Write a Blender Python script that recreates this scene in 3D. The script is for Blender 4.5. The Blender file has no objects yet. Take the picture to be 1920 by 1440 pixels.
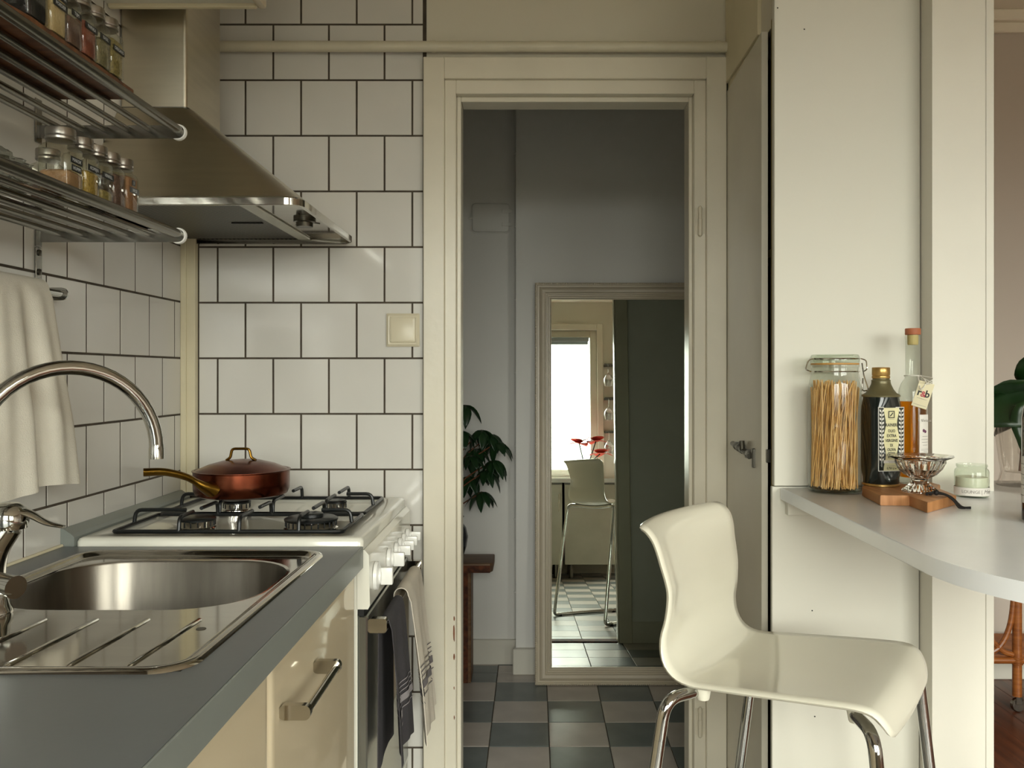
import bpy, bmesh, math, random
from mathutils import Vector, Matrix
random.seed(7)
S = bpy.context.scene
COL = S.collection
PI = math.pi
# ---------------------------------------------------------------- camera
F, CX, CY, H = 1629.0, 1000.0, 702.0, 1.228      # focal length in px, vanishing point, eye height
cam_data = bpy.data.cameras.new('camera')
cam = bpy.data.objects.new('camera', cam_data)
COL.objects.link(cam)
cam.location = (0, 0, H)
cam.rotation_euler = (PI / 2, 0, 0)
cam_data.sensor_width = 36
cam_data.lens = 36 * F / 1920
cam_data.shift_x = (960 - CX) / 1920
cam_data.shift_y = (CY - 720) / 1920
cam_data.clip_start = 0.02
S.camera = cam
# ---------------------------------------------------------------- light
world = bpy.data.worlds.new('sky')
S.world = world
world.use_nodes = True
SKY = 30.0
wnt = world.node_tree
bg = wnt.nodes['Background']
wtc = wnt.nodes.new('ShaderNodeTexCoord')
wsx = wnt.nodes.new('ShaderNodeSeparateXYZ')
wmr = wnt.nodes.new('ShaderNodeMapRange')
wmx = wnt.nodes.new('ShaderNodeMix')
wmx.data_type = 'RGBA'
wmr.inputs['From Min'].default_value = -0.03
wmr.inputs['From Max'].default_value = 0.06
wmx.inputs['A'].default_value = (0.12, 0.11, 0.085, 1)     # street and buildings below the horizon
wmx.inputs['B'].default_value = (1.0, 0.988, 0.965, 1)     # overcast sky
wnt.links.new(wtc.outputs['Generated'], wsx.inputs[0])
wnt.links.new(wsx.outputs['Z'], wmr.inputs['Value'])
wnt.links.new(wmr.outputs[0], wmx.inputs['Factor'])
wnt.links.new(wmx.outputs['Result'], bg.inputs[0])
# standard overcast sky: three times brighter overhead than at the horizon
wcl = wnt.nodes.new('ShaderNodeMath')
wcl.operation = 'MAXIMUM'
wcl.inputs[1].default_value = 0.0
wst = wnt.nodes.new('ShaderNodeMath')
wst.operation = 'MULTIPLY_ADD'
wst.inputs[1].default_value = 2.0 * SKY / 3.0
wst.inputs[2].default_value = SKY / 3.0
wnt.links.new(wsx.outputs['Z'], wcl.inputs[0])
wnt.links.new(wcl.outputs[0], wst.inputs[0])
wnt.links.new(wst.outputs[0], bg.inputs[1])


def portal(name, loc, rot, sx, sy):
    """window opening through which the overcast sky lights the room"""
    d = bpy.data.lights.new(name, 'AREA')
    d.shape = 'RECTANGLE'
    d.size, d.size_y = sx, sy
    d.cycles.is_portal = True
    o = bpy.data.objects.new(name, d)
    COL.objects.link(o)
    o.location, o.rotation_euler = loc, rot
    return o


portal('kitchen_window_offscreen', (-0.08, -1.70, 1.665), (PI / 2, 0, 0), 1.44, 1.47)
portal('dining_window_offscreen', (2.35, -1.70, 1.51), (PI / 2, 0, 0), 2.3, 1.78)
vs = S.view_settings
vs.view_transform = 'Standard'
vs.look = 'None'
vs.gamma = 1
vs.use_curve_mapping = False
vs.exposure = 0.50


# ---------------------------------------------------------------- helpers
def P(px, py, Y):
    return Vector(((px - CX) * Y / F, Y, H - (py - CY) * Y / F))


def G(px, py, Z):
    return P(px, py, (H - Z) * F / (py - CY))


def lin(hx):
    hx = hx.lstrip('#')
    r = []
    for i in (0, 2, 4):
        c = int(hx[i:i + 2], 16) / 255
        r.append(c / 12.92 if c <= 0.04045 else ((c + 0.055) / 1.055) ** 2.4)
    return (*r, 1)


M = {}


def mat(name, hx, rough=0.5, metal=0.0, var=0.06, scale=6.0, bump=0.0, bscale=60.0, coat=0.0, stretch=(1, 1, 1), hx2=None, spec=0.5):
    m = bpy.data.materials.new(name)
    m.use_nodes = True
    nt = m.node_tree
    b = nt.nodes['Principled BSDF']
    tc = nt.nodes.new('ShaderNodeTexCoord')
    mp = nt.nodes.new('ShaderNodeMapping')
    mp.inputs['Scale'].default_value = stretch
    nt.links.new(tc.outputs['Object'], mp.inputs[0])
    n = nt.nodes.new('ShaderNodeTexNoise')
    n.inputs['Scale'].default_value = scale
    n.inputs['Detail'].default_value = 4
    nt.links.new(mp.outputs[0], n.inputs['Vector'])
    mx = nt.nodes.new('ShaderNodeMix')
    mx.data_type = 'RGBA'
    c = lin(hx)
    c2 = lin(hx2) if hx2 else tuple(max(0, v * (1 - var)) for v in c[:3]) + (1,)
    if not hx2:
        c = tuple(min(1, v * (1 + var * 0.5)) for v in c[:3]) + (1,)
    mx.inputs['A'].default_value = c
    mx.inputs['B'].default_value = c2
    mr = nt.nodes.new('ShaderNodeMapRange')
    mr.inputs['From Min'].default_value = 0.35
    mr.inputs['From Max'].default_value = 0.65
    nt.links.new(n.outputs['Fac'], mr.inputs['Value'])
    nt.links.new(mr.outputs[0], mx.inputs['Factor'])
    nt.links.new(mx.outputs['Result'], b.inputs['Base Color'])
    b.inputs['Roughness'].default_value = rough
    b.inputs['Metallic'].default_value = metal
    b.inputs['Coat Weight'].default_value = coat
    b.inputs['Coat Roughness'].default_value = 0.05
    b.inputs['Specular IOR Level'].default_value = spec
    if bump > 0:
        n2 = nt.nodes.new('ShaderNodeTexNoise')
        n2.inputs['Scale'].default_value = bscale
        n2.inputs['Detail'].default_value = 3
        nt.links.new(mp.outputs[0], n2.inputs['Vector'])
        bp = nt.nodes.new('ShaderNodeBump')
        bp.inputs['Strength'].default_value = bump
        bp.inputs['Distance'].default_value = 0.002
        nt.links.new(n2.outputs['Fac'], bp.inputs['Height'])
        nt.links.new(bp.outputs[0], b.inputs['Normal'])
    M[name] = m
    return m


def glass_mat(name, tint, gloss=1.0, rough=0.02):
    """thin clear glass: tinted see-through with a physical Fresnel reflection"""
    m = bpy.data.materials.new(name)
    m.use_nodes = True
    nt = m.node_tree
    nt.nodes.clear()
    out = nt.nodes.new('ShaderNodeOutputMaterial')
    mix = nt.nodes.new('ShaderNodeMixShader')
    tr = nt.nodes.new('ShaderNodeBsdfTransparent')
    gl = nt.nodes.new('ShaderNodeBsdfGlossy')
    lw = nt.nodes.new('ShaderNodeLayerWeight')
    lw.inputs['Blend'].default_value = 0.5
    pw = nt.nodes.new('ShaderNodeMath')
    pw.operation = 'POWER'
    pw.inputs[1].default_value = 4.0
    nt.links.new(lw.outputs['Facing'], pw.inputs[0])
    mu = nt.nodes.new('ShaderNodeMath')
    mu.operation = 'MULTIPLY_ADD'
    mu.use_clamp = True
    mu.inputs[1].default_value = 0.9
    mu.inputs[2].default_value = 0.045 * gloss
    tr.inputs[0].default_value = lin(tint)
    gl.inputs['Roughness'].default_value = rough
    nt.links.new(pw.outputs[0], mu.inputs[0])
    nt.links.new(mu.outputs[0], mix.inputs[0])
    nt.links.new(tr.outputs[0], mix.inputs[1])
    nt.links.new(gl.outputs[0], mix.inputs[2])
    nt.links.new(mix.outputs[0], out.inputs[0])
    M[name] = m
    return m


WM = {}


def wm(o):
    return WM.get(o.name, Matrix.Identity(4))


def thing(name, label, cat, loc=(0, 0, 0), group=None, kind=None):
    o = bpy.data.objects.new(name, None)
    COL.objects.link(o)
    o.empty_display_size = 0.05
    o.location = loc
    WM[o.name] = Matrix.Translation(Vector(loc))
    return tag(o, label, cat, group, kind)


def tag(o, label, cat=None, group=None, kind=None):
    if label:
        o['label'] = label
    if cat:
        o['category'] = cat
    if group:
        o['group'] = group
    if kind:
        o['kind'] = kind
    return o


def obj(name, bm, m, parent=None, smooth=35, recalc=True, kind=None, label=None):
    if recalc:
        bmesh.ops.recalc_face_normals(bm, faces=bm.faces)
    me = bpy.data.meshes.new(name)
    loc = Vector((0, 0, 0))
    if parent is not None:
        bm.transform(wm(parent).inverted())
    else:
        xs = [v.co.x for v in bm.verts]; ys = [v.co.y for v in bm.verts]; zs = [v.co.z for v in bm.verts]
        loc = Vector(((min(xs) + max(xs)) / 2, (min(ys) + max(ys)) / 2, min(zs)))
        bm.transform(Matrix.Translation(-loc))
    bm.to_mesh(me)
    bm.free()
    me.materials.append(M[m] if isinstance(m, str) else m)
    if smooth:
        for p in me.polygons:
            p.use_smooth = True
        me.set_sharp_from_angle(angle=math.radians(smooth))
    o = bpy.data.objects.new(name, me)
    COL.objects.link(o)
    if parent is not None:
        o.parent = parent
        WM[o.name] = wm(parent).copy()
    else:
        o.location = loc
        WM[o.name] = Matrix.Translation(loc)
    if kind:
        o['kind'] = kind
    if label:
        o['label'] = label
    return o


def struct(name, bm, m, label, smooth=0):
    return tag(obj(name, bm, m, None, smooth), label, None, None, 'structure')


def copy_tree(o, parent=None):
    c = o.copy()
    COL.objects.link(c)
    c.parent = parent
    for ch in list(o.children):
        copy_tree(ch, c)
    return c


def B():
    return bmesh.new()


def box(bm, a, b, bev=0.0, seg=1):
    a, b = Vector(a), Vector(b)
    t = B() if bev else bm
    r = bmesh.ops.create_cube(t, size=1.0)
    s = Vector([abs(b[i] - a[i]) for i in range(3)])
    mtx = Matrix.Translation((a + b) / 2) @ Matrix.Diagonal((*s, 1))
    bmesh.ops.transform(t, matrix=mtx, verts=r['verts'])
    if bev:
        bmesh.ops.bevel(t, geom=list(t.edges), offset=bev, segments=seg, affect='EDGES', profile=0.5)
        join(bm, t)
    return bm


def join(bm, t, mtx=None):
    if mtx is not None:
        t.transform(mtx)
    vm = [bm.verts.new(v.co) for v in t.verts]
    t.verts.index_update()
    for f in t.faces:
        try:
            bm.faces.new([vm[v.index] for v in f.verts])
        except ValueError:
            pass
    t.free()
    return bm


def loft(bm, loops, cap0=True, cap1=True, closed=True):
    vs_ = [[bm.verts.new(p) for p in l] for l in loops]
    n = len(vs_[0])
    for a, b in zip(vs_, vs_[1:]):
        for i in range(n if closed else n - 1):
            j = (i + 1) % n
            bm.faces.new((a[i], a[j], b[j], b[i]))
    if cap0:
        bm.faces.new(list(reversed(vs_[0])))
    if cap1:
        bm.faces.new(vs_[-1])
    return bm


def rr(cx, cy, hx, hy, r, n=6):
    """rounded rectangle loop"""
    r = min(r, hx - 1e-5, hy - 1e-5)
    pts = []
    for k, (sx, sy) in enumerate(((1, 1), (-1, 1), (-1, -1), (1, -1))):
        for i in range(n + 1):
            a = (k + i / n) * PI / 2
            pts.append((cx + sx * (hx - r) + r * math.cos(a), cy + sy * (hy - r) + r * math.sin(a)))
    return pts


def lift(pts, z):
    return [Vector((x, y, z)) for x, y in pts]


def lathe(bm, prof, c=(0, 0, 0), seg=24, cap0=True, cap1=True):
    c = Vector(c)
    loops = [[c + Vector((r * math.cos(2 * PI * i / seg), r * math.sin(2 * PI * i / seg), z)) for i in range(seg)] for r, z in prof]
    return loft(bm, loops, cap0, cap1)


def tube(bm, pts, r, seg=10, closed=False, flat=None):
    pts = [Vector(p) for p in pts]
    n = len(pts)
    rs = r if isinstance(r, (list, tuple)) else [r] * n
    loops = []
    up = None
    for i in range(n):
        if closed:
            t = pts[(i + 1) % n] - pts[i - 1]
        else:
            t = pts[min(i + 1, n - 1)] - pts[max(i - 1, 0)]
        t.normalize()
        if up is None:
            up = Vector((0, 0, 1)) if abs(t.z) < 0.9 else Vector((1, 0, 0))
        up = (up - t * up.dot(t)).normalized()
        side = t.cross(up)
        w = flat if flat else 1.0
        loops.append([pts[i] + rs[i] * (math.cos(2 * PI * k / seg) * side + w * math.sin(2 * PI * k / seg) * up) for k in range(seg)])
    if closed:
        loops.append(loops[0])
        t = B()
        loft(t, loops, False, False)
        bmesh.ops.remove_doubles(t, verts=t.verts, dist=1e-6)
        return join(bm, t)
    return loft(bm, loops)


def bend(pts, r=0.02, n=5):
    """round the corners of a polyline"""
    pts = [Vector(p) for p in pts]
    out = [pts[0]]
    for a, b, c in zip(pts, pts[1:], pts[2:]):
        d1, d2 = (a - b), (c - b)
        rr_ = min(r, d1.length * 0.49, d2.length * 0.49)
        p1, p2 = b + d1.normalized() * rr_, b + d2.normalized() * rr_
        for i in range(n + 1):
            t = i / n
            out.append((1 - t) ** 2 * p1 + 2 * t * (1 - t) * b + t * t * p2)
    out.append(pts[-1])
    return out


def catmull(pts, n=6):
    pts = [Vector(p) for p in pts]
    q = [pts[0] * 2 - pts[1]] + pts + [pts[-1] * 2 - pts[-2]]
    out = []
    for i in range(1, len(q) - 2):
        for k in range(n):
            t = k / n
            out.append(0.5 * ((2 * q[i]) + (q[i + 1] - q[i - 1]) * t + (2 * q[i - 1] - 5 * q[i] + 4 * q[i + 1] - q[i + 2]) * t * t + (3 * q[i] - q[i - 1] - 3 * q[i + 1] + q[i + 2]) * t ** 3))
    out.append(pts[-1])
    return out


def prism(bm, poly, z0, z1, bev=0.0, seg=2):
    t = B()
    loft(t, [lift(poly, z0), lift(poly, z1)])
    if bev:
        e = [e for e in t.edges if abs(e.verts[0].co.z - e.verts[1].co.z) < 1e-6]
        bmesh.ops.bevel(t, geom=e, offset=bev, segments=seg, affect='EDGES', profile=0.5)
    return join(bm, t)


def frame(origin, right, up):
    right, up = Vector(right).normalized(), Vector(up).normalized()
    out = right.cross(up).normalized()
    up = out.cross(right)
    m = Matrix.Identity(4)
    for i in range(3):
        m[i][0], m[i][1], m[i][2], m[i][3] = right[i], up[i], out[i], origin[i]
    return m


def text_bm(s, size, mtx, extrude=0.0, R=None, shear=0.0, sx=1.0, bold=0.0):
    cu = bpy.data.curves.new('lettering', 'FONT')
    cu.body = s
    cu.size = size
    cu.align_x = 'CENTER'
    cu.align_y = 'CENTER'
    cu.resolution_u = 2
    cu.shear = shear
    cu.offset = bold
    o = bpy.data.objects.new('lettering_tmp', cu)
    COL.objects.link(o)
    dg = bpy.context.evaluated_depsgraph_get()
    me = bpy.data.meshes.new_from_object(o.evaluated_get(dg))
    bpy.data.objects.remove(o)
    bpy.data.curves.remove(cu)
    t = B()
    t.from_mesh(me)
    bpy.data.meshes.remove(me)
    if R:
        bmesh.ops.subdivide_edges(t, edges=[e for e in t.edges if e.calc_length() > size * 0.5], cuts=1)
    for v in t.verts:
        v.co.x *= sx
        if R:
            a = v.co.x / R
            v.co = Vector((R * math.sin(a), v.co.y, R * math.cos(a) - R))
    t.transform(mtx)
    return t


def patch(bm, mtx, w, h, R=None, n=1, z=0.0, cx=0.0, cy=0.0, th=0.0004):
    """thin label: flat, or wrapped on a cylinder of radius R"""
    for zz in ((z, z - th) if th else (z,)):
        rows = []
        for i in range(n + 1):
            x = cx - w / 2 + w * i / n
            if R:
                a = x / R
                p = [Vector(((R + zz) * math.sin(a), y, (R + zz) * math.cos(a) - R)) for y in (cy - h / 2, cy + h / 2)]
            else:
                p = [Vector((x, y, zz)) for y in (cy - h / 2, cy + h / 2)]
            rows.append([bm.verts.new(mtx @ q) for q in p])
        for a, b in zip(rows, rows[1:]):
            bm.faces.new((a[0], b[0], b[1], a[1]))
    return bm


# ---------------------------------------------------------------- materials
mat('tile_white', 'd0cdc6', 0.12, var=0.035, scale=3, bump=0.05, bscale=9, spec=0.5)
mat('grout', '4a4136', 0.9, var=0.25, scale=30)
mat('plaster', 'cfc9b8', 0.75, var=0.03, scale=2, bump=0.10, bscale=120)
mat('plaster_hall', 'e3e1dc', 0.8, var=0.03, scale=2, bump=0.10, bscale=120)
mat('plaster_dining', 'c6bbb0', 0.85, var=0.02, scale=2)
mat('ceiling_white', 'efe7d6', 0.9, var=0.02)
mat('cream_paint', 'd8d1bf', 0.28, var=0.05, scale=5, bump=0.22, bscale=45)
mat('cream_trim', 'd2c8aa', 0.4, var=0.05, scale=8)
mat('pipe_paint', 'cdc6b0', 0.4, var=0.06, scale=10, bump=0.1)
mat('white_panel', 'd0cdc1', 0.5, var=0.02, scale=2)
mat('white_paint', 'd5d1c5', 0.42, var=0.03, scale=4, bump=0.07, bscale=90)
mat('door_paint', 'c6c0b0', 0.22, var=0.04, scale=4)
mat('raw_edge', '7d7045', 0.8, var=0.2, scale=12)
mat('dark_inside', '181714', 0.9)
mat('floor_grey', '6c7271', 0.30, var=0.14, scale=9, bump=0.05, bscale=20)
mat('floor_white', 'b7aea6', 0.30, var=0.10, scale=9, bump=0.05, bscale=20)
mat('floor_grout', '5d5648', 0.9)
mat('wood_floor', '6a3a22', 0.32, hx2='4a2413', scale=3, stretch=(14, 1, 1))
mat('worktop', '66696a', 0.34, var=0.08, scale=3, bump=0.04, bscale=90)
mat('worktop_edge', '7b807b', 0.30, var=0.05)
mat('steel', 'c4c0b7', 0.09, 1.0, var=0.06, scale=5, bump=0.012, bscale=30, stretch=(1, 8, 8))
mat('steel_bowl', '716c64', 0.28, 1.0, var=0.1, scale=6, bump=0.03, bscale=30, stretch=(10, 10, 1))
mat('steel_hood', 'cfc7b5', 0.30, 1.0, var=0.05, scale=5, bump=0.02, bscale=40, stretch=(1, 1, 14))
mat('steel_dark', '6d6a62', 0.35, 1.0, var=0.1)
mat('steel_tube', '85827b', 0.24, 1.0, var=0.06, scale=20)
mat('chrome', 'bdbdb9', 0.05, 1.0, var=0.02)
mat('chrome_dark', '8f8378', 0.08, 1.0, var=0.05)
mat('enamel', 'dedcd0', 0.10, var=0.02, spec=0.6)
mat('enamel_knob', 'eae9e4', 0.22, var=0.01)
mat('iron_black', '0f1213', 0.35, var=0.3, scale=30)
mat('rubber_black', '0b0b0b', 0.6)
mat('copper', '7a4632', 0.26, 1.0, hx2='5c2a1a', scale=14, bump=0.06, bscale=60)
mat('brass', '8c6a2a', 0.30, 1.0, hx2='6a4d1a', scale=16)
mat('cabinet_cream', 'c9bb9f', 0.07, var=0.01, scale=2, spec=0.5)
mat('cabinet_side', '9a9b98', 0.4)
mat('cabinet_white', 'c9c8bb', 0.25)
mat('shell_plastic', 'e0dccb', 0.10, var=0.012, scale=3, spec=0.55)
mat('bar_top', 'eff1f3', 0.24, var=0.05, scale=4, bump=0.05, bscale=30)
mat('cloth_white', 'd4cec0', 0.95, var=0.06, scale=12, bump=0.5, bscale=500)
mat('cloth_beige', 'd0c7b8', 0.95, var=0.08, scale=14, bump=0.5, bscale=450)
mat('cloth_dark', '3b383b', 0.95, var=0.15, scale=14, bump=0.5, bscale=450)
mat('stripe_light', '8d888a', 0.95)
mat('stripe_dark', '6f6a6b', 0.95)
mat('wood_board', '704627', 0.5, hx2='4a2a15', scale=6, stretch=(1, 9, 1))
mat('wood_light', 'b98352', 0.5, hx2='9c683a', scale=7, stretch=(10, 1.5, 1))
mat('wood_bench', '7a5a3a', 0.55, hx2='5c3a20', scale=6, stretch=(1, 8, 8))
mat('wood_bench_raw', '6e3a1c', 0.8, hx2='3c1d0e', scale=40)
mat('mirror_glass', 'dfe6dc', 0.0, 1.0, var=0.0)
mat('mirror_frame', 'c2b6a0', 0.33, var=0.04, scale=8)
mat('switch_plastic', 'd2c9b0', 0.3, var=0.01)
mat('leaf_dark', '16301a', 0.35, var=0.4, scale=9, hx2='2f4a22')
mat('leaf_edge', '59683a', 0.4)
mat('leaf_green', '10260b', 0.3, hx2='1d3a15', scale=5)
mat('stem_brown', '6b4026', 0.6)
mat('pot_navy', '161a24', 0.18, var=0.2)
mat('can_dark', '131a17', 0.14, var=0.2, scale=4, spec=0.6)
mat('can_olive', '6b6446', 0.35, 0.4, var=0.08)
mat('gold', 'b8965a', 0.3, 0.85, var=0.08)
mat('label_gold', 'c6c09a', 0.45, 0.35, hx2='d5cf9f', scale=18)
mat('label_white', 'dcd8d0', 0.6, var=0.02)
mat('print_black', '1d1b18', 0.6)
mat('print_grey', '8b8782', 0.7)
mat('print_red', 'b03040', 0.6)
mat('print_plum', '5a2a4a', 0.6)
mat('tape_black', '0f1315', 0.35)
mat('tape_text', 'd9dde0', 0.6)
mat('paper_tag', 'd9d0b0', 0.8)
mat('string_white', 'd8d4ca', 0.9)
mat('cork', 'a5603f', 0.6)
mat('cork_pale', 'c8b47a', 0.7)
mat('pasta', 'e2b878', 0.45, hx2='d19c55', scale=40)
mat('wax', 'e0ddcc', 0.6)
mat('cord_black', '171210', 0.7)
mat('wine_dark', '0c0e10', 0.06, spec=0.6)
mat('rattan', 'a0602c', 0.35, hx2='7c431a', scale=14, stretch=(1, 1, 6))
mat('petal_red', 'c0392b', 0.6, hx2='d8604c', scale=10)
mat('blind_grey', '8c9496', 0.5)
mat('jar_lid', 'a49f98', 0.28, 1.0, var=0.05)
mat('hinge_paint', 'd2cab6', 0.35)
mat('knob_brown', '6e5a3c', 0.5)
mat('bare_wood', '7a4a30', 0.8, var=0.3, scale=90)
mat('rubber_seal', 'b98a4a', 0.6)
mat('oven_glass', '8f908a', 0.22, 0.9, var=0.03)
mat('hatch_paint', 'e0ded8', 0.6, var=0.03)
m = mat('real_glass', 'fbfaf7', 0.02)
m.node_tree.nodes['Principled BSDF'].inputs['Transmission Weight'].default_value = 1.0
m.node_tree.nodes['Principled BSDF'].inputs['IOR'].default_value = 1.48
for nm, c1, c2 in (('spice_pepper', '0d0c0c', '1b1716'), ('spice_cream', 'c0ac84', 'b59f74'), ('spice_brown', '5c4640', '6f5646'), ('spice_red', '7d4332', '8a4d38'), ('spice_basil', '6f6a4c', '8a8060'), ('spice_oregano', '756a40', '998a55'), ('spice_tan', '9b7a58', '8c6b4a'), ('spice_seed', '8f7434', 'b19648'), ('spice_fennel', '9a8a52', '7c6f3e'), ('spice_clove', '6d5348', '4f3a32'), ('spice_five', '8c6446', '97704f')):
    mat(nm, c1, 0.9, hx2=c2, scale=260 if 'seed' in nm or 'oreg' in nm or 'fennel' in nm or 'basil' in nm or 'clove' in nm else 60, bump=0.8, bscale=260)
glass_mat('glass_clear', 'f4f6f2')
glass_mat('glass_jar', 'f3f3ec', 1.3)
glass_mat('glass_bag', 'dfe1dd', 2.6, 0.14)
glass_mat('glass_green', 'f0f5ee')
glass_mat('glass_cut', 'fdfcfa', 1.8, 0.04)
glass_mat('glass_dark', '30363a', 1.2)
glass_mat('oil_amber', 'f8bf58', 0.6)
glass_mat('glass_rack', 'ffffff', 6.0, 0.10)
# perforated grease filter
m = mat('filter_mesh', '7c7a72', 0.4, 1.0)
nt = m.node_tree
ck = nt.nodes.new('ShaderNodeTexChecker')
ck.inputs['Scale'].default_value = 170
ck.inputs['Color1'].default_value = lin('77746b')
ck.inputs['Color2'].default_value = lin('201f1d')
tcn = nt.nodes.new('ShaderNodeTexCoord')
nt.links.new(tcn.outputs['Object'], ck.inputs['Vector'])
nt.links.new(ck.outputs['Color'], nt.nodes['Principled BSDF'].inputs['Base Color'])
# ---------------------------------------------------------------- the setting
XL, YB, ZC = -0.955, 2.38, 2.69
YR = -1.60                                   # inside of the facade with the windows
# --- floors
fl = struct('floor', box(B(), (-1.9, -1.7, -0.06), (0.979, 3.80, -0.004)), 'floor_grout', 'grey and off-white chequered tile floor of kitchen and hall')
TW = 0.2
regions = [(-0.56, 0.977, -1.6, 2.372), (-0.66, 0.846, 2.462, 3.575), (-0.66, -0.075, 3.575, 3.69)]
tile_cache = {}


def plate(w, h, t, bev):
    key = (round(w, 4), round(h, 4), t)
    if key not in tile_cache:
        bm = box(B(), (-w / 2, -h / 2, -t), (w / 2, h / 2, 0))
        e = [e for e in bm.edges if min(v.co.z for v in e.verts) > -t / 2]
        bmesh.ops.bevel(bm, geom=e, offset=bev, segments=1, affect='EDGES')
        me = bpy.data.meshes.new('tile')
        bmesh.ops.recalc_face_normals(bm, faces=bm.faces)
        bm.to_mesh(me)
        bm.free()
        tile_cache[key] = me
    return tile_cache[key]


def piece(name, me, m, parent, loc, rot=(0, 0, 0)):
    me2 = me
    if not me.materials:
        me.materials.append(M[m])
    elif me.materials[0] != M[m]:
        k = (me.name, m)
        if k not in tile_cache:
            me2 = me.copy()
            me2.materials.clear()
            me2.materials.append(M[m])
            tile_cache[k] = me2
        me2 = tile_cache[k]
    o = bpy.data.objects.new(name, me2)
    COL.objects.link(o)
    o.parent = parent
    o.location = Vector(loc) - wm(parent).to_translation()
    o.rotation_euler = rot
    return o


for i in range(-5, 6):
    for j in range(-27, 3):
        x0, y0 = 0.053 + TW * i, 3.467 + TW * (j - 1)
        for (a, b, c, d) in regions:
            xa, xb, ya, yb = max(x0, a), min(x0 + TW, b), max(y0, c), min(y0 + TW, d)
            if xb - xa < 0.02 or yb - ya < 0.02:
                continue
            me = plate(xb - xa - 0.003, yb - ya - 0.003, 0.006, 0.0012)
            dark = (i + j) % 2 == 1
            piece('tile', me, 'floor_grey' if dark else 'floor_white', fl, ((xa + xb) / 2, (ya + yb) / 2, random.uniform(-0.0003, 0.0003)))
# threshold strip in the doorway
struct('trim_1', box(B(), (-0.20, 2.374, -0.004), (0.43, 2.46, 0.006), 0.002), 'wood_bench_raw', 'dark wooden threshold strip on the floor in the doorway')
fd = struct('floor_dining', box(B(), (0.979, -1.7, -0.06), (3.8, 3.7, -0.012)), 'dark_inside', 'dark reddish-brown wooden plank floor of the dining room')
pl = None
for i in range(30):
    x = 0.98 + i * 0.0935
    me = plate(0.0925, 5.1, 0.012, 0.0008)
    piece('plank', me, 'wood_floor', fd, (x + 0.046, 0.95, 0))
# --- ceiling
struct('ceiling', box(B(), (-1.9, -1.75, ZC), (3.8, 3.8, ZC + 0.08)), 'ceiling_white', 'off-white flat ceiling over kitchen, hall and dining room')
# --- left wall with tiles
wl = struct('wall_left', box(B(), (XL - 0.10, YR - 0.1, 0), (XL - 0.0007, 2.47, ZC)), 'grout', 'left kitchen wall clad in square white glazed tiles with dark joints')
ROW, Z0 = 0.1524, 1.577


def clad(wall, lo, hi, phase, k0, k1, put, skip=None):
    for k in range(k0, k1):
        z0, z1 = Z0 + ROW * k, min(Z0 + ROW * (k + 1), ZC - 0.002)
        z0 = max(z0, 0.002)
        if z1 - z0 < 0.012:
            continue
        off = phase + (ROW / 2 if k % 2 == 0 else 0)
        i = math.floor((lo - off) / ROW)
        while off + ROW * i < hi:
            a, b = max(off + ROW * i, lo), min(off + ROW * (i + 1), hi)
            i += 1
            if b - a < 0.008 or (skip and skip(a, b, z0, z1)):
                continue
            put((a + b) / 2, (z0 + z1) / 2, b - a - 0.0042, z1 - z0 - 0.0042)


def left_tile(y, z, w, h):
    piece('tile', plate(w, h, 0.0065, 0.0011), 'tile_white', wl, (XL, y, z), (PI / 2 + random.uniform(-.0012, .0012), random.uniform(-.0012, .0012), PI / 2 + random.uniform(-.0012, .0012)))


clad(wl, 0.62, 2.372, 2.238 - ROW * 20, -5, 8, left_tile, lambda a, b, z0, z1: z1 < 0.86 or (z0 > 2.1 and b < 1.9))
# --- back wall: tiled strip, header over the door
bm = box(B(), (XL - 0.1, YB + 0.0007, 0), (-0.285, 2.46, ZC))
box(bm, (-0.285, YB + 0.006, 2.05), (0.50, 2.46, ZC))
box(bm, (0.50, YB + 0.006, 0), (0.86, 2.46, ZC))
wb = struct('wall_back', bm, 'grout', 'kitchen back wall with white square tiles beside the doorway')


def back_tile(x, z, w, h):
    piece('tile', plate(w, h, 0.0065, 0.0011), 'tile_white', wb, (x, YB, z), (PI / 2 + random.uniform(-.0012, .0012), random.uniform(-.0012, .0012), random.uniform(-.0012, .0012)))


clad(wb, -0.918, -0.3005, -0.865 - ROW * 4, -11, 8, back_tile, lambda a, b, z0, z1: z1 < 0.86 and b < -0.35)
obj('plaster_panel', box(B(), (-0.292, YB - 0.004, 2.09), (0.86, YB + 0.006, ZC)), 'plaster', wb, 0)
obj('plaster_panel', box(B(), (-0.285, 2.455, 2.02), (0.46, 2.464, ZC)), 'plaster_hall', wb, 0)
obj('plaster_panel', box(B(), (0.46, 2.455, 0), (0.86, 2.464, ZC)), 'plaster_hall', wb, 0)
obj('plaster_panel', box(B(), (-1.9, 2.455, 0), (-0.22, 2.464, ZC)), 'plaster_hall', wb, 0)
# corner strip between the two tiled walls
bm = box(B(), (XL, 2.356, 0.90), (-0.918, YB, 2.60), 0.002)
box(bm, (XL, 2.349, 0.90), (-0.940, 2.357, 2.60), 0.0015)
struct('trim_2', bm, 'cream_trim', 'narrow cream corner strip where the two tiled walls meet')
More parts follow.
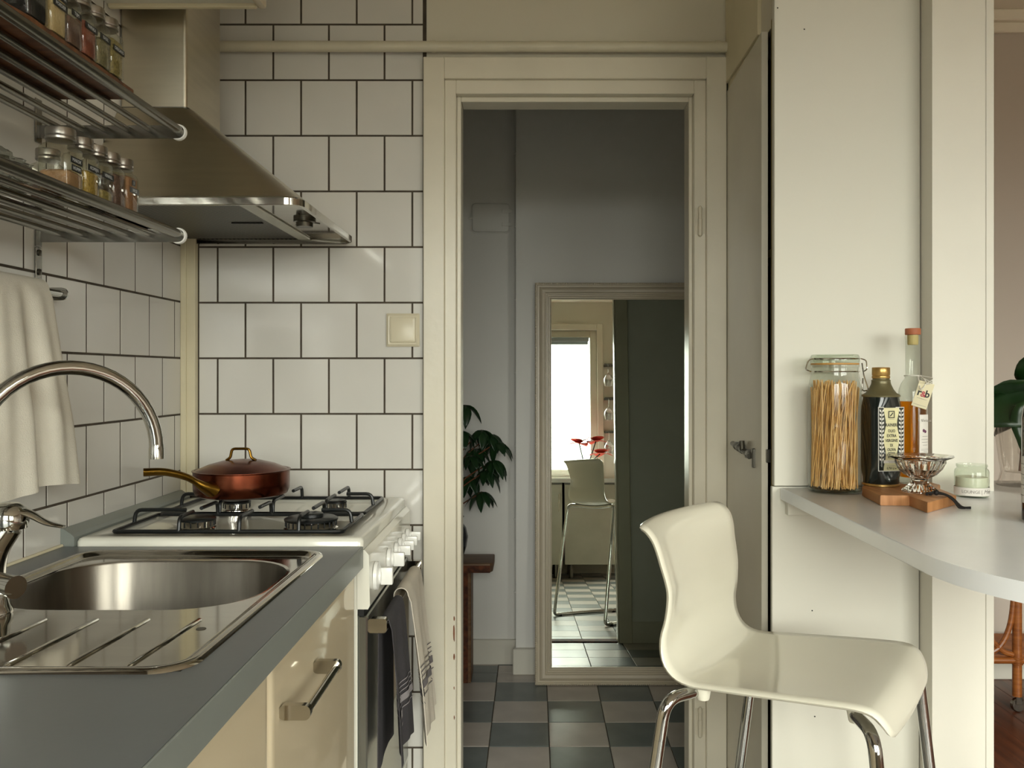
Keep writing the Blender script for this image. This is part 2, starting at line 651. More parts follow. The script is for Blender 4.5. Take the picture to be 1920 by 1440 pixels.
# --- hall
struct('wall_hall_back', box(B(), (-0.0716, 3.575, 0), (0.86, 3.80, ZC)), 'plaster_hall', 'pale grey hall wall behind the leaning mirror', 0)
struct('wall_hall_alcove', box(B(), (-1.9, 3.69, 0), (-0.0716, 3.80, ZC)), 'plaster_hall', 'pale grey alcove wall at the end of the hall')
struct('wall_hall_left', box(B(), (-1.98, 2.40, 0), (-1.9, 3.80, ZC)), 'plaster_hall', 'plain end wall of the hall')
struct('baseboard_hall_back', box(B(), (-0.084, 3.548, 0), (0.848, 3.575, 0.105), 0.003), 'white_paint', 'white baseboard under the hall wall by the mirror')
struct('baseboard_hall_alcove', box(B(), (-1.9, 3.672, 0), (-0.0716, 3.69, 0.105), 0.003), 'white_paint', 'white baseboard in the hall alcove')
struct('baseboard_hall_front', box(B(), (0.502, 2.464, 0), (0.848, 2.482, 0.105), 0.003), 'white_paint', 'white baseboard on the hall side of the kitchen wall')
bm = tube(B(), [(-0.0765, 3.6855, 0.106), (-0.0765, 3.6855, ZC - 0.001)], 0.0032, 8)
for k in range(8):
    box(bm, (-0.0830, 3.6800, 0.30 + k * 0.31), (-0.0722, 3.6895, 0.308 + k * 0.31), 0.001)
struct('trim_4', bm, 'plaster_hall', 'thin painted cable with clips running up the hall alcove corner', 35)
# --- partition wall ending beside the bar
wp = struct('wall_partition', box(B(), (0.848, 1.847, 0), (0.977, 3.80, ZC)), 'white_paint', 'white painted partition wall whose end stands beside the bar')
obj('corner_board', box(B(), (0.9615, 1.845, 0), (0.9785, 1.86, ZC), 0.0008), 'white_paint', wp, 0)
# --- dining room
wd = struct('wall_dining_back', box(B(), (0.977, 3.512, 0), (3.8, 3.70, ZC)), 'plaster_dining', 'muted beige back wall of the dining room')
bm = box(B(), (0.977, 3.470, ZC - 0.045), (3.72, 3.512, ZC), 0.004)
box(bm, (0.977, 3.490, ZC - 0.085), (3.72, 3.512, ZC - 0.045), 0.004)
obj('cornice', bm, 'ceiling_white', wd, 0)
struct('baseboard_dining', box(B(), (0.977, 3.496, 0), (3.72, 3.512, 0.068), 0.003), 'white_paint', 'white baseboard along the dining room wall')
struct('wall_dining_right', box(B(), (3.72, -1.7, 0), (3.8, 3.6, ZC)), 'plaster_dining', 'right wall of the dining room')
# --- facade with two windows
WX0, WX1, WZ0, WZ1 = -0.80, 0.64, 0.93, 2.40
DX0, DX1, DZ0, DZ1 = 1.2, 3.5, 0.62, 2.40
bm = box(B(), (XL - 0.1, YR - 0.12, 0), (3.8, YR, WZ0 if False else DZ0))
box(bm, (XL - 0.1, YR - 0.12, DZ0), (DX0, YR, WZ0))
box(bm, (XL - 0.1, YR - 0.12, WZ0), (WX0, YR, WZ1))
box(bm, (WX1, YR - 0.12, WZ0), (DX0, YR, WZ1))
box(bm, (XL - 0.1, YR - 0.12, WZ1), (3.8, YR, ZC))
box(bm, (DX1, YR - 0.12, DZ0), (3.8, YR, WZ1))
struct('wall_facade', bm, 'plaster', 'cream facade wall with the kitchen and dining windows')


def window(name, x0, x1, z0, z1, mull, label):
    w = 0.07
    bm = B()
    box(bm, (x0, YR - 0.09, z0), (x0 + w, YR - 0.02, z1), 0.004)
    box(bm, (x1 - w, YR - 0.09, z0), (x1, YR - 0.02, z1), 0.004)
    box(bm, (x0 + w, YR - 0.09, z1 - w), (x1 - w, YR - 0.02, z1), 0.004)
    box(bm, (x0 + w, YR - 0.09, z0), (x1 - w, YR - 0.02, z0 + w), 0.004)
    for x in mull:
        box(bm, (x - 0.03, YR - 0.09, z0 + w), (x + 0.03, YR - 0.02, z1 - w), 0.004)
    r = struct(name, bm, 'cream_paint', label)
    xs = [x0 + w] + sum([[x - 0.03, x + 0.03] for x in mull], []) + [x1 - w]
    for a, b in zip(xs[::2], xs[1::2]):
        obj('pane', box(B(), (a, YR - 0.057, z0 + w), (b, YR - 0.053, z1 - w)), 'glass_clear', r, 0)
    bm = B()
    t = 0.06
    box(bm, (x0 - t, YR, z0 - 0.01), (x0, YR + 0.018, z1 + t), 0.003)
    box(bm, (x1, YR, z0 - 0.01), (x1 + t, YR + 0.018, z1 + t), 0.003)
    box(bm, (x0, YR, z1), (x1, YR + 0.018, z1 + t), 0.003)
    obj('casing', bm, 'cream_paint', r, 0)
    return r


w1 = window('window_1', WX0, WX1, WZ0, WZ1, (-0.12,), 'kitchen window with cream frame over the rear counter')
bm = box(B(), (WX0 + 0.08, YR - 0.018, WZ1 - 0.115), (WX1 - 0.08, YR + 0.016, WZ1 - 0.075), 0.004)
for k in range(5):
    box(bm, (WX0 + 0.09, YR - 0.014, WZ1 - 0.122 - k * 0.006), (WX1 - 0.09, YR + 0.012, WZ1 - 0.119 - k * 0.006))
tag(obj('window_blind', bm, 'blind_grey', None, 0), 'grey slatted blind pulled up at the top of the kitchen window', 'blind')
window('window_2', DX0, DX1, DZ0, DZ1, (1.97, 2.73), 'wide dining room window with cream frame')
# --- door frame (leaf taken off, hinges left)
d1 = thing('door_1', 'cream painted door frame without a leaf between kitchen and hall', None, (0.115, 2.41, 0), None, 'structure')
L0, L1, L2, L3 = -0.2995, -0.2425, -0.2115, -0.1995
R0, R1, R2, R3 = 0.526, 0.4715, 0.4395, 0.4295
T0, T1, T2, T3 = 2.092, 2.033, 1.995, 1.981
for a, b, t, f0, f1, nm in ((L0, L1, 0, 2.362, 2.395, 'architrave'), (L1, L2, 0, 2.374, 2.46, 'frame_post'), (L2, L3, 0, 2.400, 2.472, 'door_stop')):
    top = {'architrave': T0, 'frame_post': T1, 'door_stop': T2}[nm]
    obj(nm, box(B(), (a, f0, 0), (b, f1, top), 0.0018), 'cream_paint', d1, 0)
for a, b, f0, f1, nm in ((R1, R0, 2.362, 2.395, 'architrave'), (R2, R1, 2.374, 2.46, 'frame_post'), (R3, R2, 2.400, 2.472, 'door_stop')):
    top = {'architrave': T0, 'frame_post': T1, 'door_stop': T2}[nm]
    obj(nm, box(B(), (a, f0, 0), (b, f1, top), 0.0018), 'cream_paint', d1, 0)
obj('architrave', box(B(), (L1, 2.362, T1), (R1, 2.395, T0), 0.0018), 'cream_paint', d1, 0)
obj('frame_head', box(B(), (L2, 2.374, T2), (R2, 2.46, T1), 0.0018), 'cream_paint', d1, 0)
obj('door_stop', box(B(), (L3, 2.400, T3), (R3, 2.472, T2), 0.0018), 'cream_paint', d1, 0)
for s, a, b in ((1, -0.285, -0.2115), (1, 0.4395, 0.502)):
    obj('hall_architrave', box(B(), (a, 2.4635, 0), (b, 2.482, 2.05), 0.002), 'cream_paint', d1, 0)
obj('hall_architrave', box(B(), (-0.2115, 2.4635, 1.995), (0.4395, 2.482, 2.05), 0.002), 'cream_paint', d1, 0)
for z in (1.652, 0.285):
    bm = B()
    lathe(bm, [(0.002, -0.048), (0.006, -0.044), (0.0065, -0.001), (0.0055, 0), (0.0055, 0.018), (0.006, 0.02), (0.006, 0.03), (0.002, 0.036)], (0.455, 2.369, z), 12)
    box(bm, (0.442, 2.3725, z - 0.04), (0.47, 2.375, z + 0.03))
    obj('hinge', bm, 'hinge_paint', d1)
rnd_c = random.Random(4)
for py_, h_, w_ in ((1188, 0.060, 0.0035), (1232, 0.022, 0.0028), (1160, 0.016, 0.0025), (1290, 0.010, 0.0022), (1345, 0.014, 0.0022)):
    c = P(851.5, py_, 2.3735)
    pts = []
    for k in range(8):
        a = 2 * PI * k / 8
        pts.append(Vector((c.x + w_ * math.cos(a) * rnd_c.uniform(0.4, 1), 0, c.z + h_ / 2 * math.sin(a) * rnd_c.uniform(0.7, 1))))
    bm = loft(B(), [[p_ + Vector((0, y_, 0)) for p_ in pts] for y_ in (2.3742, 2.3734)])
    obj('paint_chip', bm, 'bare_wood', d1, 0)
# --- heating pipe over the door
bm = tube(B(), [(-0.94, 2.357, 2.118), (0.533, 2.357, 2.116)], 0.0146, 16)
for x in (-0.27, 0.5):
    tube(bm, [(x - 0.006, 2.357, 2.117), (x + 0.006, 2.357, 2.117)], 0.0162, 16)
    box(bm, (x - 0.004, 2.357, 2.108), (x + 0.004, 2.378, 2.124))
tag(obj('heating_pipe', bm, 'pipe_paint'), 'cream painted pipe running along the wall over the doorway', 'pipe')
# --- built-in storage cupboard right of the doorway
cu = thing('storage_cupboard', 'built-in white storage cupboard with a door standing ajar beside the doorway', 'cupboard', (0.69, 2.1, 0))
obj('side_panel', box(B(), (0.527, 1.900, 0.984), (0.846, 1.918, ZC - 0.002), 0.0012), 'white_panel', cu, 0)
obj('side_panel', box(B(), (0.5235, 1.905, 0.0), (0.846, 1.918, 0.982), 0.0012), 'white_panel', cu, 0)
obj('batten', box(B(), (0.5283, 1.9185, 0.0), (0.560, 1.931, 2.015)), 'raw_edge', cu, 0)
# leaf, hinged at the back wall and slightly open
leaf = B()
poly = [(0.5275, 2.379), (0.5135, 1.955), (0.5275, 1.9545), (0.5415, 2.379)]
prism(leaf, poly, 0.02, 2.000, 0.0012, 1)
lf = obj('door', leaf, 'door_paint', cu, 0)
bm = B()
for y, z, w, h, dz in ((2.205, 1.047, 0.030, 0.016, 0), (2.09, 1.037, 0.035, 0.022, 0), (2.025, 1.033, 0.012, 0.045, 0)):
    x = 0.516 + (y - 1.955) * 0.0327
    box(bm, (x - 0.008, y - w / 2, z - h / 2), (x, y + w / 2, z + h / 2), 0.001)
tube(bm, [(0.513, 2.235, 1.050), (0.512, 2.05, 1.036)], 0.007, 10)
tube(bm, [(0.511, 2.12, 1.042), (0.509, 2.12, 1.066)], 0.006, 8)
for y in (2.19, 2.16, 2.13, 2.07):
    tube(bm, [(0.513, y + 0.004, 1.038 + (y - 2.05) * 0.07), (0.513, y - 0.004, 1.038 + (y - 2.05) * 0.07)], 0.0105, 10)
obj('bolt', bm, 'steel_dark', lf, label='dark metal sliding bolt')
obj('strike_plate', box(B(), (0.5225, 1.946, 1.030), (0.534, 1.9565, 1.060), 0.001), 'steel_tube', lf)
obj('upper_panel', box(B(), (0.524, 2.03, 2.022), (0.540, 2.372, ZC - 0.002), 0.0012), 'cream_trim', cu, 0)
obj('upper_panel', box(B(), (0.5325, 1.919, 2.004), (0.545, 2.03, ZC - 0.002), 0.0008), 'door_paint', cu, 0)
obj('upper_panel', box(B(), (0.531, 2.03, 2.004), (0.545, 2.372, 2.022), 0.0008), 'cream_trim', cu, 0)
obj('shelf', box(B(), (0.55, 1.94, 1.5), (0.84, 2.37, 1.518)), 'raw_edge', cu, 0)
for px_, py_ in ((1458, 15), (1508, 55), (1524, 1146), (1451 + 78, 1345)):
    c = P(px_, py_, 1.9)
    yy = 1.8995 if c.z > 0.98 else 1.9045
    bm = join(B(), lathe(B(), [(0.0016, 0), (0.0014, 0.0006)], (0, 0, 0), 8), Matrix.Translation((c.x, yy, c.z)) @ Matrix.Rotation(PI / 2, 4, 'X'))
    obj('nail_hole', bm, 'dark_inside', cu)
# ---------------------------------------------------------------- kitchen run on the left
ZW = 0.881                                     # worktop height
XF = -0.343                                    # worktop front
SX0, SX1, SY0, SY1 = -0.877, -0.400, 1.003, 1.697   # sink rim
WY0, WY1 = -1.58, 1.752
bm = B()
xs = [XL + 0.001, SX0 + 0.012, SX1 - 0.012, XF - 0.003]
ys = [WY0, SY0 + 0.012, SY1 - 0.012, WY1]
for i in range(3):
    for j in range(3):
        if (i, j) != (1, 1):
            box(bm, (xs[i], ys[j], ZW - 0.042), (xs[i + 1], ys[j + 1], ZW))
bmesh.ops.remove_doubles(bm, verts=bm.verts, dist=1e-5)
wt = thing('worktop', 'dark grey kitchen worktop with the steel sink set in', 'worktop', (-0.65, 0.6, ZW - 0.042))
obj('slab', bm, 'worktop', wt, 0)
obj('edge_band', box(B(), (XF - 0.003, WY0, ZW - 0.043), (XF, WY1, ZW - 0.0002), 0.0008), 'worktop_edge', wt, 0)
obj('seal', tube(B(), [(XL + 0.004, 0.62, ZW + 0.001), (XL + 0.004, WY1, ZW + 0.001)], 0.004, 6), 'cream_trim', wt)


def cabinet(y0, y1, label, handle):
    c = thing('base_cabinet', label, 'cabinet', (-0.66, (y0 + y1) / 2, 0.0), 'cream base cabinets under the worktop')
    bm = box(B(), (XL + 0.004, y0 + 0.001, 0.10), (-0.379, y0 + 0.017, ZW - 0.044))
    obj('side_panel', bm, 'cabinet_side', c, 0)
    obj('side_panel', box(B(), (XL + 0.004, y1 - 0.017, 0.10), (-0.379, y1 - 0.001, ZW - 0.044)), 'cabinet_side', c, 0)
    obj('bottom_panel', box(B(), (XL + 0.004, y0 + 0.017, 0.10), (-0.379, y1 - 0.017, 0.116)), 'cabinet_side', c, 0)
    obj('back_panel', box(B(), (XL + 0.004, y0 + 0.017, 0.116), (XL + 0.008, y1 - 0.017, ZW - 0.044)), 'cabinet_side', c, 0)
    obj('plinth', box(B(), (XL + 0.05, y0 + 0.001, 0.0), (-0.43, y1 - 0.001, 0.0995)), 'cabinet_side', c, 0)
    # thick foil-wrapped door with rounded margins
    a, b, z0, z1 = y0 + 0.002, y1 - 0.002, 0.11, ZW - 0.048
    bm = B()
    cy, cz, hy, hz = (a + b) / 2, (z0 + z1) / 2, (b - a) / 2, (z1 - z0) / 2

    def L(x, ins, r):
        return [Vector((x, q[0], q[1])) for q in rr(cy, cz, hy - ins, hz - ins, r, 4)]
    loft(bm, [L(-0.3785, 0, 0.002), L(-0.366, 0, 0.002), L(-0.3625, 0.0012, 0.003), L(-0.3595, 0.004, 0.005), L(-0.358, 0.009, 0.008), L(-0.3575, 0.018, 0.012)])
    d = obj('door', bm, 'cabinet_cream', c, 50)
    if handle:
        z, ya, yb = 0.752, y0 + 0.045, y0 + 0.235
        bm = tube(B(), [(-0.3205, ya - 0.002, z), (-0.3205, yb + 0.002, z)], 0.0062, 14)
        for y in (ya, yb):
            t = B()
            loft(t, [[Vector((p[0], q, p[1])) for p in rr(-0.336, z, 0.0225, 0.0105, 0.0085, 5)] for q in (y - 0.006, y + 0.006)])
            join(bm, t)
        obj('handle', bm, 'steel', d, label='brushed steel bar handle')
    return c


cabinet(1.182, 1.748, 'glossy cream base cabinet with steel bar handle next to the cooker', True)
cabinet(0.600, 1.178, 'glossy cream base cabinet under the sink, second from the cooker', True)
cabinet(0.018, 0.596, 'glossy cream base cabinet third from the cooker', True)
cabinet(-0.564, 0.014, 'glossy cream base cabinet fourth from the cooker', True)
# --- sink
sk = thing('kitchen_sink', 'stainless steel inset sink with bowl and ribbed drainer', 'sink', (-0.64, 1.35, ZW - 0.17))
scx, scy = (SX0 + SX1) / 2, (SY0 + SY1) / 2
hx, hy = (SX1 - SX0) / 2, (SY1 - SY0) / 2
NB = 8
bcx, bcy, bhx, bhy = -0.643, 1.466, 0.207, 0.170
loops = [lift(rr(scx, scy, hx, hy, 0.050, NB), ZW + 0.0004), lift(rr(scx, scy, hx - 0.002, hy - 0.002, 0.050, NB), ZW + 0.0045),
         lift(rr(scx, scy, hx - 0.008, hy - 0.008, 0.045, NB), ZW + 0.006), lift(rr(scx, scy, hx - 0.015, hy - 0.015, 0.042, NB), ZW + 0.005),
         lift(rr(scx, scy, hx - 0.021, hy - 0.021, 0.036, NB), ZW - 0.001), lift(rr(scx, scy, hx - 0.026, hy - 0.026, 0.034, NB), ZW - 0.003), lift(rr(scx, scy, hx - 0.0275, hy - 0.0275, 0.033, NB), ZW - 0.003)]
mid = [lift(rr(bcx, bcy, bhx + 0.0075, bhy + 0.0075, 0.1275, NB), ZW - 0.003), lift(rr(bcx, bcy, bhx + 0.006, bhy + 0.006, 0.126, NB), ZW - 0.003), lift(rr(bcx, bcy, bhx + 0.001, bhy + 0.001, 0.121, NB), ZW - 0.004)]
obj('rim', loft(B(), loops + mid, False, False), 'steel', sk, 50)
lo = [lift(rr(bcx, bcy, bhx + 0.001, bhy + 0.001, 0.121, NB), ZW - 0.004), lift(rr(bcx, bcy, bhx - 0.001, bhy - 0.001, 0.119, NB), ZW - 0.008),
      lift(rr(bcx, bcy, bhx - 0.006, bhy - 0.006, 0.114, NB), ZW - 0.13), lift(rr(bcx, bcy, bhx - 0.02, bhy - 0.02, 0.10, NB), ZW - 0.155), lift(rr(bcx, bcy, bhx - 0.05, bhy - 0.05, 0.08, NB), ZW - 0.163),
      lift(rr(bcx, bcy, 0.05, 0.05, 0.049, NB), ZW - 0.166)]
obj('bowl', loft(B(), lo, False, True), 'steel_bowl', sk, 60)
obj('drain', lathe(B(), [(0.04, -0.001), (0.038, 0.002), (0.03, 0.001), (0.012, -0.001)], (bcx, bcy, ZW - 0.166), 24), 'chrome', sk)
for k in range(5):
    x = -0.480 - 0.0735 * k
    bm = tube(B(), [(x - 0.006, 1.036, ZW - 0.0035), (x - 0.005, 1.046, ZW - 0.0025), (x, 1.15, ZW - 0.0025), (x + 0.004, 1.238, ZW - 0.0025), (x + 0.004, 1.246, ZW - 0.0035)], [0.001, 0.0042, 0.0042, 0.0042, 0.001], 8, flat=0.6)
    obj('drainer_rib', bm, 'steel', sk)
obj('maker_mark', lathe(B(), [(0.007, -0.0030), (0.0065, -0.0022)], (-0.457, 1.195, ZW), 12, False), 'steel_dark', sk)
# --- faucet
fx, fy = -0.786, 1.262
fa = thing('kitchen_faucet', 'chrome mixer faucet with high curved spout beside the sink bowl', 'faucet', (fx, fy, ZW - 0.003))
obj('base', lathe(B(), [(0.027, -0.003), (0.027, 0.004), (0.023, 0.012), (0.021, 0.03)], (fx, fy, ZW), 24), 'chrome', fa)
body = catmull([(fx, fy, ZW + 0.02), (fx - 0.004, fy, ZW + 0.06), (fx + 0.002, fy + 0.002, ZW + 0.095), (fx + 0.018, fy + 0.006, ZW + 0.125)], 6)
obj('body', tube(B(), body, [0.0215 - 0.00005 * i for i in range(len(body))], 20), 'chrome', fa)
dome = Vector((fx + 0.020, fy + 0.007, ZW + 0.136))
bm = B()
lathe(bm, [(0.024, -0.014), (0.0265, -0.004), (0.026, 0.006), (0.0225, 0.016), (0.014, 0.0225), (0.002, 0.0245)], dome, 24)
obj('cartridge_dome', bm, 'chrome', fa)
lv = [dome + Vector((0.006, 0.001, 0.014)), dome + Vector((0.030, 0.003, 0.006)), dome + Vector((0.052, 0.006, -0.007)), dome + Vector((0.076, 0.008, -0.013))]
lv = catmull(lv, 5)
obj('lever', tube(B(), lv, [0.017 - 0.0115 * (i / (len(lv) - 1)) ** 0.8 for i in range(len(lv))], 14, flat=0.42), 'chrome', fa)
bm = tube(B(), [(fx, fy, ZW + 0.048), (fx + 0.022, fy - 0.012, ZW + 0.046), (fx + 0.050, fy - 0.026, ZW + 0.044)], [0.014, 0.015, 0.0165], 18)
obj('valve_knob', bm, 'chrome', fa)
a0 = Vector((-0.818, 1.262, 1.105)); a1 = Vector((-0.630, 1.452, 1.105))
cen, rad = (a0 + a1) / 2, (a1 - a0).length / 2
dirn = (a1 - a0).normalized()
pts = [Vector((fx - 0.004, fy, ZW + 0.03)), Vector((fx - 0.018, fy, ZW + 0.075)), Vector((fx - 0.018, fy, ZW + 0.15))]
pts += [cen - dirn * rad * math.cos(t) + Vector((0, 0, rad * math.sin(t))) for t in [PI * i / 26 for i in range(26)]] + [a1 + Vector((0, 0, 0.002))]
obj('spout', tube(B(), pts, 0.0115, 20), 'chrome', fa)
obj('aerator', lathe(B(), [(0.0085, -0.018), (0.0122, -0.018), (0.0122, 0.0), (0.0118, 0.001), (0.0118, 0.006)], a1, 22), 'chrome', fa)
# --- cooker
CY0, CY1, ZH = 1.757, 2.345, 0.897
CXF = -0.345
ck_ = thing('gas_cooker', 'white freestanding gas cooker with four burners and black pan supports', 'cooker', (-0.64, 2.05, 0))
obj('body', box(B(), (-0.925, CY0 + 0.004, 0.03), (CXF - 0.012, CY1 - 0.004, 0.872), 0.002), 'enamel', ck_, 0)
ccx, ccy, chx, chy = (-0.927 + CXF) / 2, (CY0 + CY1) / 2, (CXF + 0.927) / 2, (CY1 - CY0) / 2
lo = [lift(rr(ccx, ccy, chx, chy, 0.012, 4), 0.873), lift(rr(ccx, ccy, chx, chy, 0.012, 4), ZH - 0.008), lift(rr(ccx, ccy, chx - 0.003, chy - 0.003, 0.012, 4), ZH - 0.002), lift(rr(ccx, ccy, chx - 0.008, chy - 0.008, 0.01, 4), ZH),
      lift(rr(ccx, ccy + 0.004, chx - 0.050, chy - 0.036, 0.03, 4), ZH), lift(rr(ccx, ccy + 0.004, chx - 0.056, chy - 0.042, 0.03, 4), ZH - 0.008)]
obj('hob_plate', loft(B(), lo), 'enamel', ck_, 50)
burn = [(-0.737, 1.905, 0.040, 'f'), (-0.487, 1.905, 0.058, 'w'), (-0.737, 2.160, 0.034, 'f'), (-0.490, 2.160, 0.026, 'f')]
for x, y, r, k in burn:
    z = ZH - 0.008
    b_ = obj('burner', lathe(B(), [(r * 1.02, 0), (r, 0.004), (r * 0.93, 0.006), (r * 0.93, 0.020), (r * 0.5, 0.020)], (x, y, z), 30), 'steel', ck_)
    obj('burner_cap', lathe(B(), [(r * 0.99, 0.020), (r, 0.024), (r * 0.9, 0.027), (r * 0.2, 0.028)], (x, y, z), 30), 'iron_black', b_)
    n = int(r * 420)
    bm = B()
    for i in range(n):
        a = 2 * PI * i / n
        d = Vector((math.cos(a), math.sin(a), 0))
        c = Vector((x, y, z + 0.013)) + d * r * 0.935
        box(bm, c - Vector((0.0012, 0.0012, 0.005)), c + Vector((0.0012, 0.0012, 0.006)))
    obj('flame_port', bm, 'iron_black', b_, 0, kind='stuff')
    if k == 'w':
        obj('burner_cap', lathe(B(), [(r * 0.45, 0.028), (r * 0.45, 0.034), (r * 0.40, 0.036), (r * 0.1, 0.036)], (x, y, z), 24), 'iron_black', b_)
# pan supports: two wire frames with bent fingers
GX0, GX1 = ccx - chx + 0.052, ccx + chx - 0.053
zg, zt, rg = ZH + 0.004, ZH + 0.034, 0.0046
for ya, yb, by in ((1.806, 2.030, 1.905), (2.040, 2.300, 2.160)):
    bm = B()
    ring = [Vector((p[0], p[1], zg)) for p in rr((GX0 + GX1) / 2, (ya + yb) / 2, (GX1 - GX0) / 2, (yb - ya) / 2, 0.012, 3)]
    tube(bm, ring, rg, 8, closed=True)
    g = obj('pan_support', bm, 'iron_black', ck_)
    mx_ = -0.612
    fing = []
    for bx in (-0.737, -0.488):
        fing += [((bx, ya), (bx, by - 0.024)), ((bx, yb), (bx, by + 0.024))]
    fing += [((GX0, by), (-0.737 - 0.024, by)), ((GX1, by), (-0.488 + 0.024, by)), ((mx_, ya), (mx_, ya + 0.085)), ((mx_, yb), (mx_, yb - 0.085))]
    for (x0, y0), (x1, y1) in fing:
        d = Vector((x1 - x0, y1 - y0, 0)).normalized() * 0.012
        f = bend([(x0, y0, zg), (x0 + d.x * 0.3, y0 + d.y * 0.3, zt), (x1, y1, zt)], 0.014, 4)
        obj('finger', tube(B(), f, rg * 0.95, 8), 'iron_black', g)
# control panel and knobs
bm = B()
prof = [(CXF - 0.012, 0.8725), (CXF + 0.003, 0.8725), (CXF + 0.012, 0.862), (CXF + 0.014, 0.76), (CXF + 0.010, 0.752), (CXF - 0.012, 0.752)]
loft(bm, [[Vector((x, y, z)) for x, z in prof] for y in (CY0 + 0.0025, CY1 - 0.0025)])
obj('control_panel', bm, 'enamel', ck_, 30)
kx = CXF + 0.0135
for i, (y, r, dial) in enumerate(((1.822, 0.030, 1), (1.985, 0.026, 1), (2.085, 0.019, 0), (2.145, 0.019, 0), (2.205, 0.019, 0), (2.270, 0.019, 0))):
    z = 0.806
    rot = Matrix.Translation((kx, y, z)) @ Matrix.Rotation(PI / 2, 4, 'Y')
    t = B()
    lathe(t, [(r, 0), (r, 0.003), (r * 0.97, 0.007), (r * 0.62, 0.010), (r * 0.58, 0.014), (r * 0.3, 0.015)], (0, 0, 0), 26)
    bm = join(B(), t, rot)
    kn = obj('knob', bm, 'enamel_knob', ck_)
    obj('grip', box(B(), (kx + 0.012, y - r * 0.24, z - r * 0.60), (kx + 0.037, y + r * 0.24, z + r * 0.60), 0.002, 2), 'enamel_knob', kn, 40)
    if dial:
        bm = B()
        for q, s in enumerate('5 10 15 20 25'.split() if i == 0 else ('1',)):
            a = -1.2 + 0.6 * q + (PI if i == 0 else PI + 0.9)
            c = Vector((kx + 0.0078, y + 0.8 * r * math.cos(a), z + 0.8 * r * math.sin(a) * -1))
            join(bm, text_bm(s, 0.008, frame(c, (0, 1, 0), (0, 0, 1))))
        obj('numerals', bm, 'print_grey', kn, 0, recalc=False)
# oven door with bar handle
obj('panel_gap', box(B(), (CXF - 0.011, CY0 + 0.006, 0.738), (CXF + 0.001, CY1 - 0.006, 0.7515)), 'rubber_black', ck_, 0)
od = obj('oven_door', box(B(), (CXF - 0.011, CY0 + 0.006, 0.20), (CXF + 0.008, CY1 - 0.006, 0.737), 0.003), 'oven_glass', ck_, 0)
obj('drawer_front', box(B(), (CXF - 0.011, CY0 + 0.006, 0.05), (CXF + 0.006, CY1 - 0.006, 0.193), 0.003), 'enamel', ck_, 0)
obj('foot', box(B(), (-0.60, CY0 + 0.02, 0.0), (-0.56, CY0 + 0.06, 0.0305)), 'rubber_black', ck_, 0)
obj('foot', box(B(), (-0.60, CY1 - 0.06, 0.0), (-0.56, CY1 - 0.02, 0.0305)), 'rubber_black', ck_, 0)
HX, HZ = -0.3065, 0.716
bm = tube(B(), [(HX, CY0 + 0.014, HZ), (HX, CY1 - 0.014, HZ)], 0.007, 14)
for y in (CY0 + 0.02, CY1 - 0.02):
    t = B()
    loft(t, [[Vector((p[0], q, p[1])) for p in rr((CXF + 0.008 + HX + 0.008) / 2, HZ, (HX + 0.008 - CXF - 0.008) / 2, 0.0145, 0.006, 4)] for q in (y - 0.009, y + 0.009)])
    join(bm, t)
obj('handle', bm, 'steel', od)
# strip closing the gap between cooker and wall
bm = B()
prof = [(XL + 0.0005, 0.876), (XL + 0.028, 0.876), (XL + 0.028, 0.899), (XL + 0.022, 0.905), (XL + 0.006, 0.916), (XL + 0.0005, 0.916)]
loft(bm, [[Vector((x, y, z)) for x, z in prof] for y in (1.754, 2.346)])
struct('trim_3', bm, 'worktop_edge', 'grey strip closing the gap between cooker and tiled wall', 0)


# --- tea towels over the oven handle
def drape(y0, y1, x, z, r, lb, lf_, fold, seed, ny=26, flare=0.0, thick=0.0022, xlim=None, skew=0.0, side=1.0, kick=0.0, fine=1.0):
    rnd = random.Random(seed)
    ph = [rnd.uniform(0, 6.28) for _ in range(4)]
    bm = B()
    prof = []
    n1, n2, n3 = 12, 8, 22
    for i in range(n1):
        prof.append((-r, -lb * (1 - i / n1), -(1 - i / n1)))
    for i in range(n2):
        a = PI - PI * i / n2
        prof.append((r * math.cos(a), r * math.sin(a), 0))
    for i in range(n3 + 1):
        prof.append((r, -lf_ * i / n3, i / n3))
    rows = []
    for j in range(ny + 1):
        t = j / ny
        row = []
        for px_, pz, s in prof:
            d = abs(s)
            w = fold * (0.25 + 0.75 * min(1, d * 1.5))
            fx_ = w * (math.sin(t * 9 * fine + ph[0]) * 0.6 + math.sin(t * 17 * fine + ph[1] + d) * 0.35 + math.sin(t * 5 + ph[2]) * 0.5) * (0.9 if s > 0 else 0.35)
            yy = y0 + (y1 - y0) * t + flare * d * (t - 0.5) * 2 + skew * d * (1 if s > 0 else -0.3)
            xx = x + side * (px_ + (fx_ + 0.6 * abs(w) + kick * d if s > 0 else -abs(fx_) * 0.3))
            if xlim is not None:
                xx = max(xx, xlim)
            row.append(bm.verts.new((xx, yy, z + pz + 0.006 * math.sin(t * 7 + ph[3]) * d)))
        rows.append(row)
    for a, b in zip(rows, rows[1:]):
        for i in range(len(prof) - 1):
            bm.faces.new((a[i], b[i], b[i + 1], a[i + 1]))
    return bm, rows, prof, thick


def solid(bm, th):
    bmesh.ops.recalc_face_normals(bm, faces=bm.faces)
    bmesh.ops.solidify(bm, geom=list(bm.faces), thickness=th)
    return bm


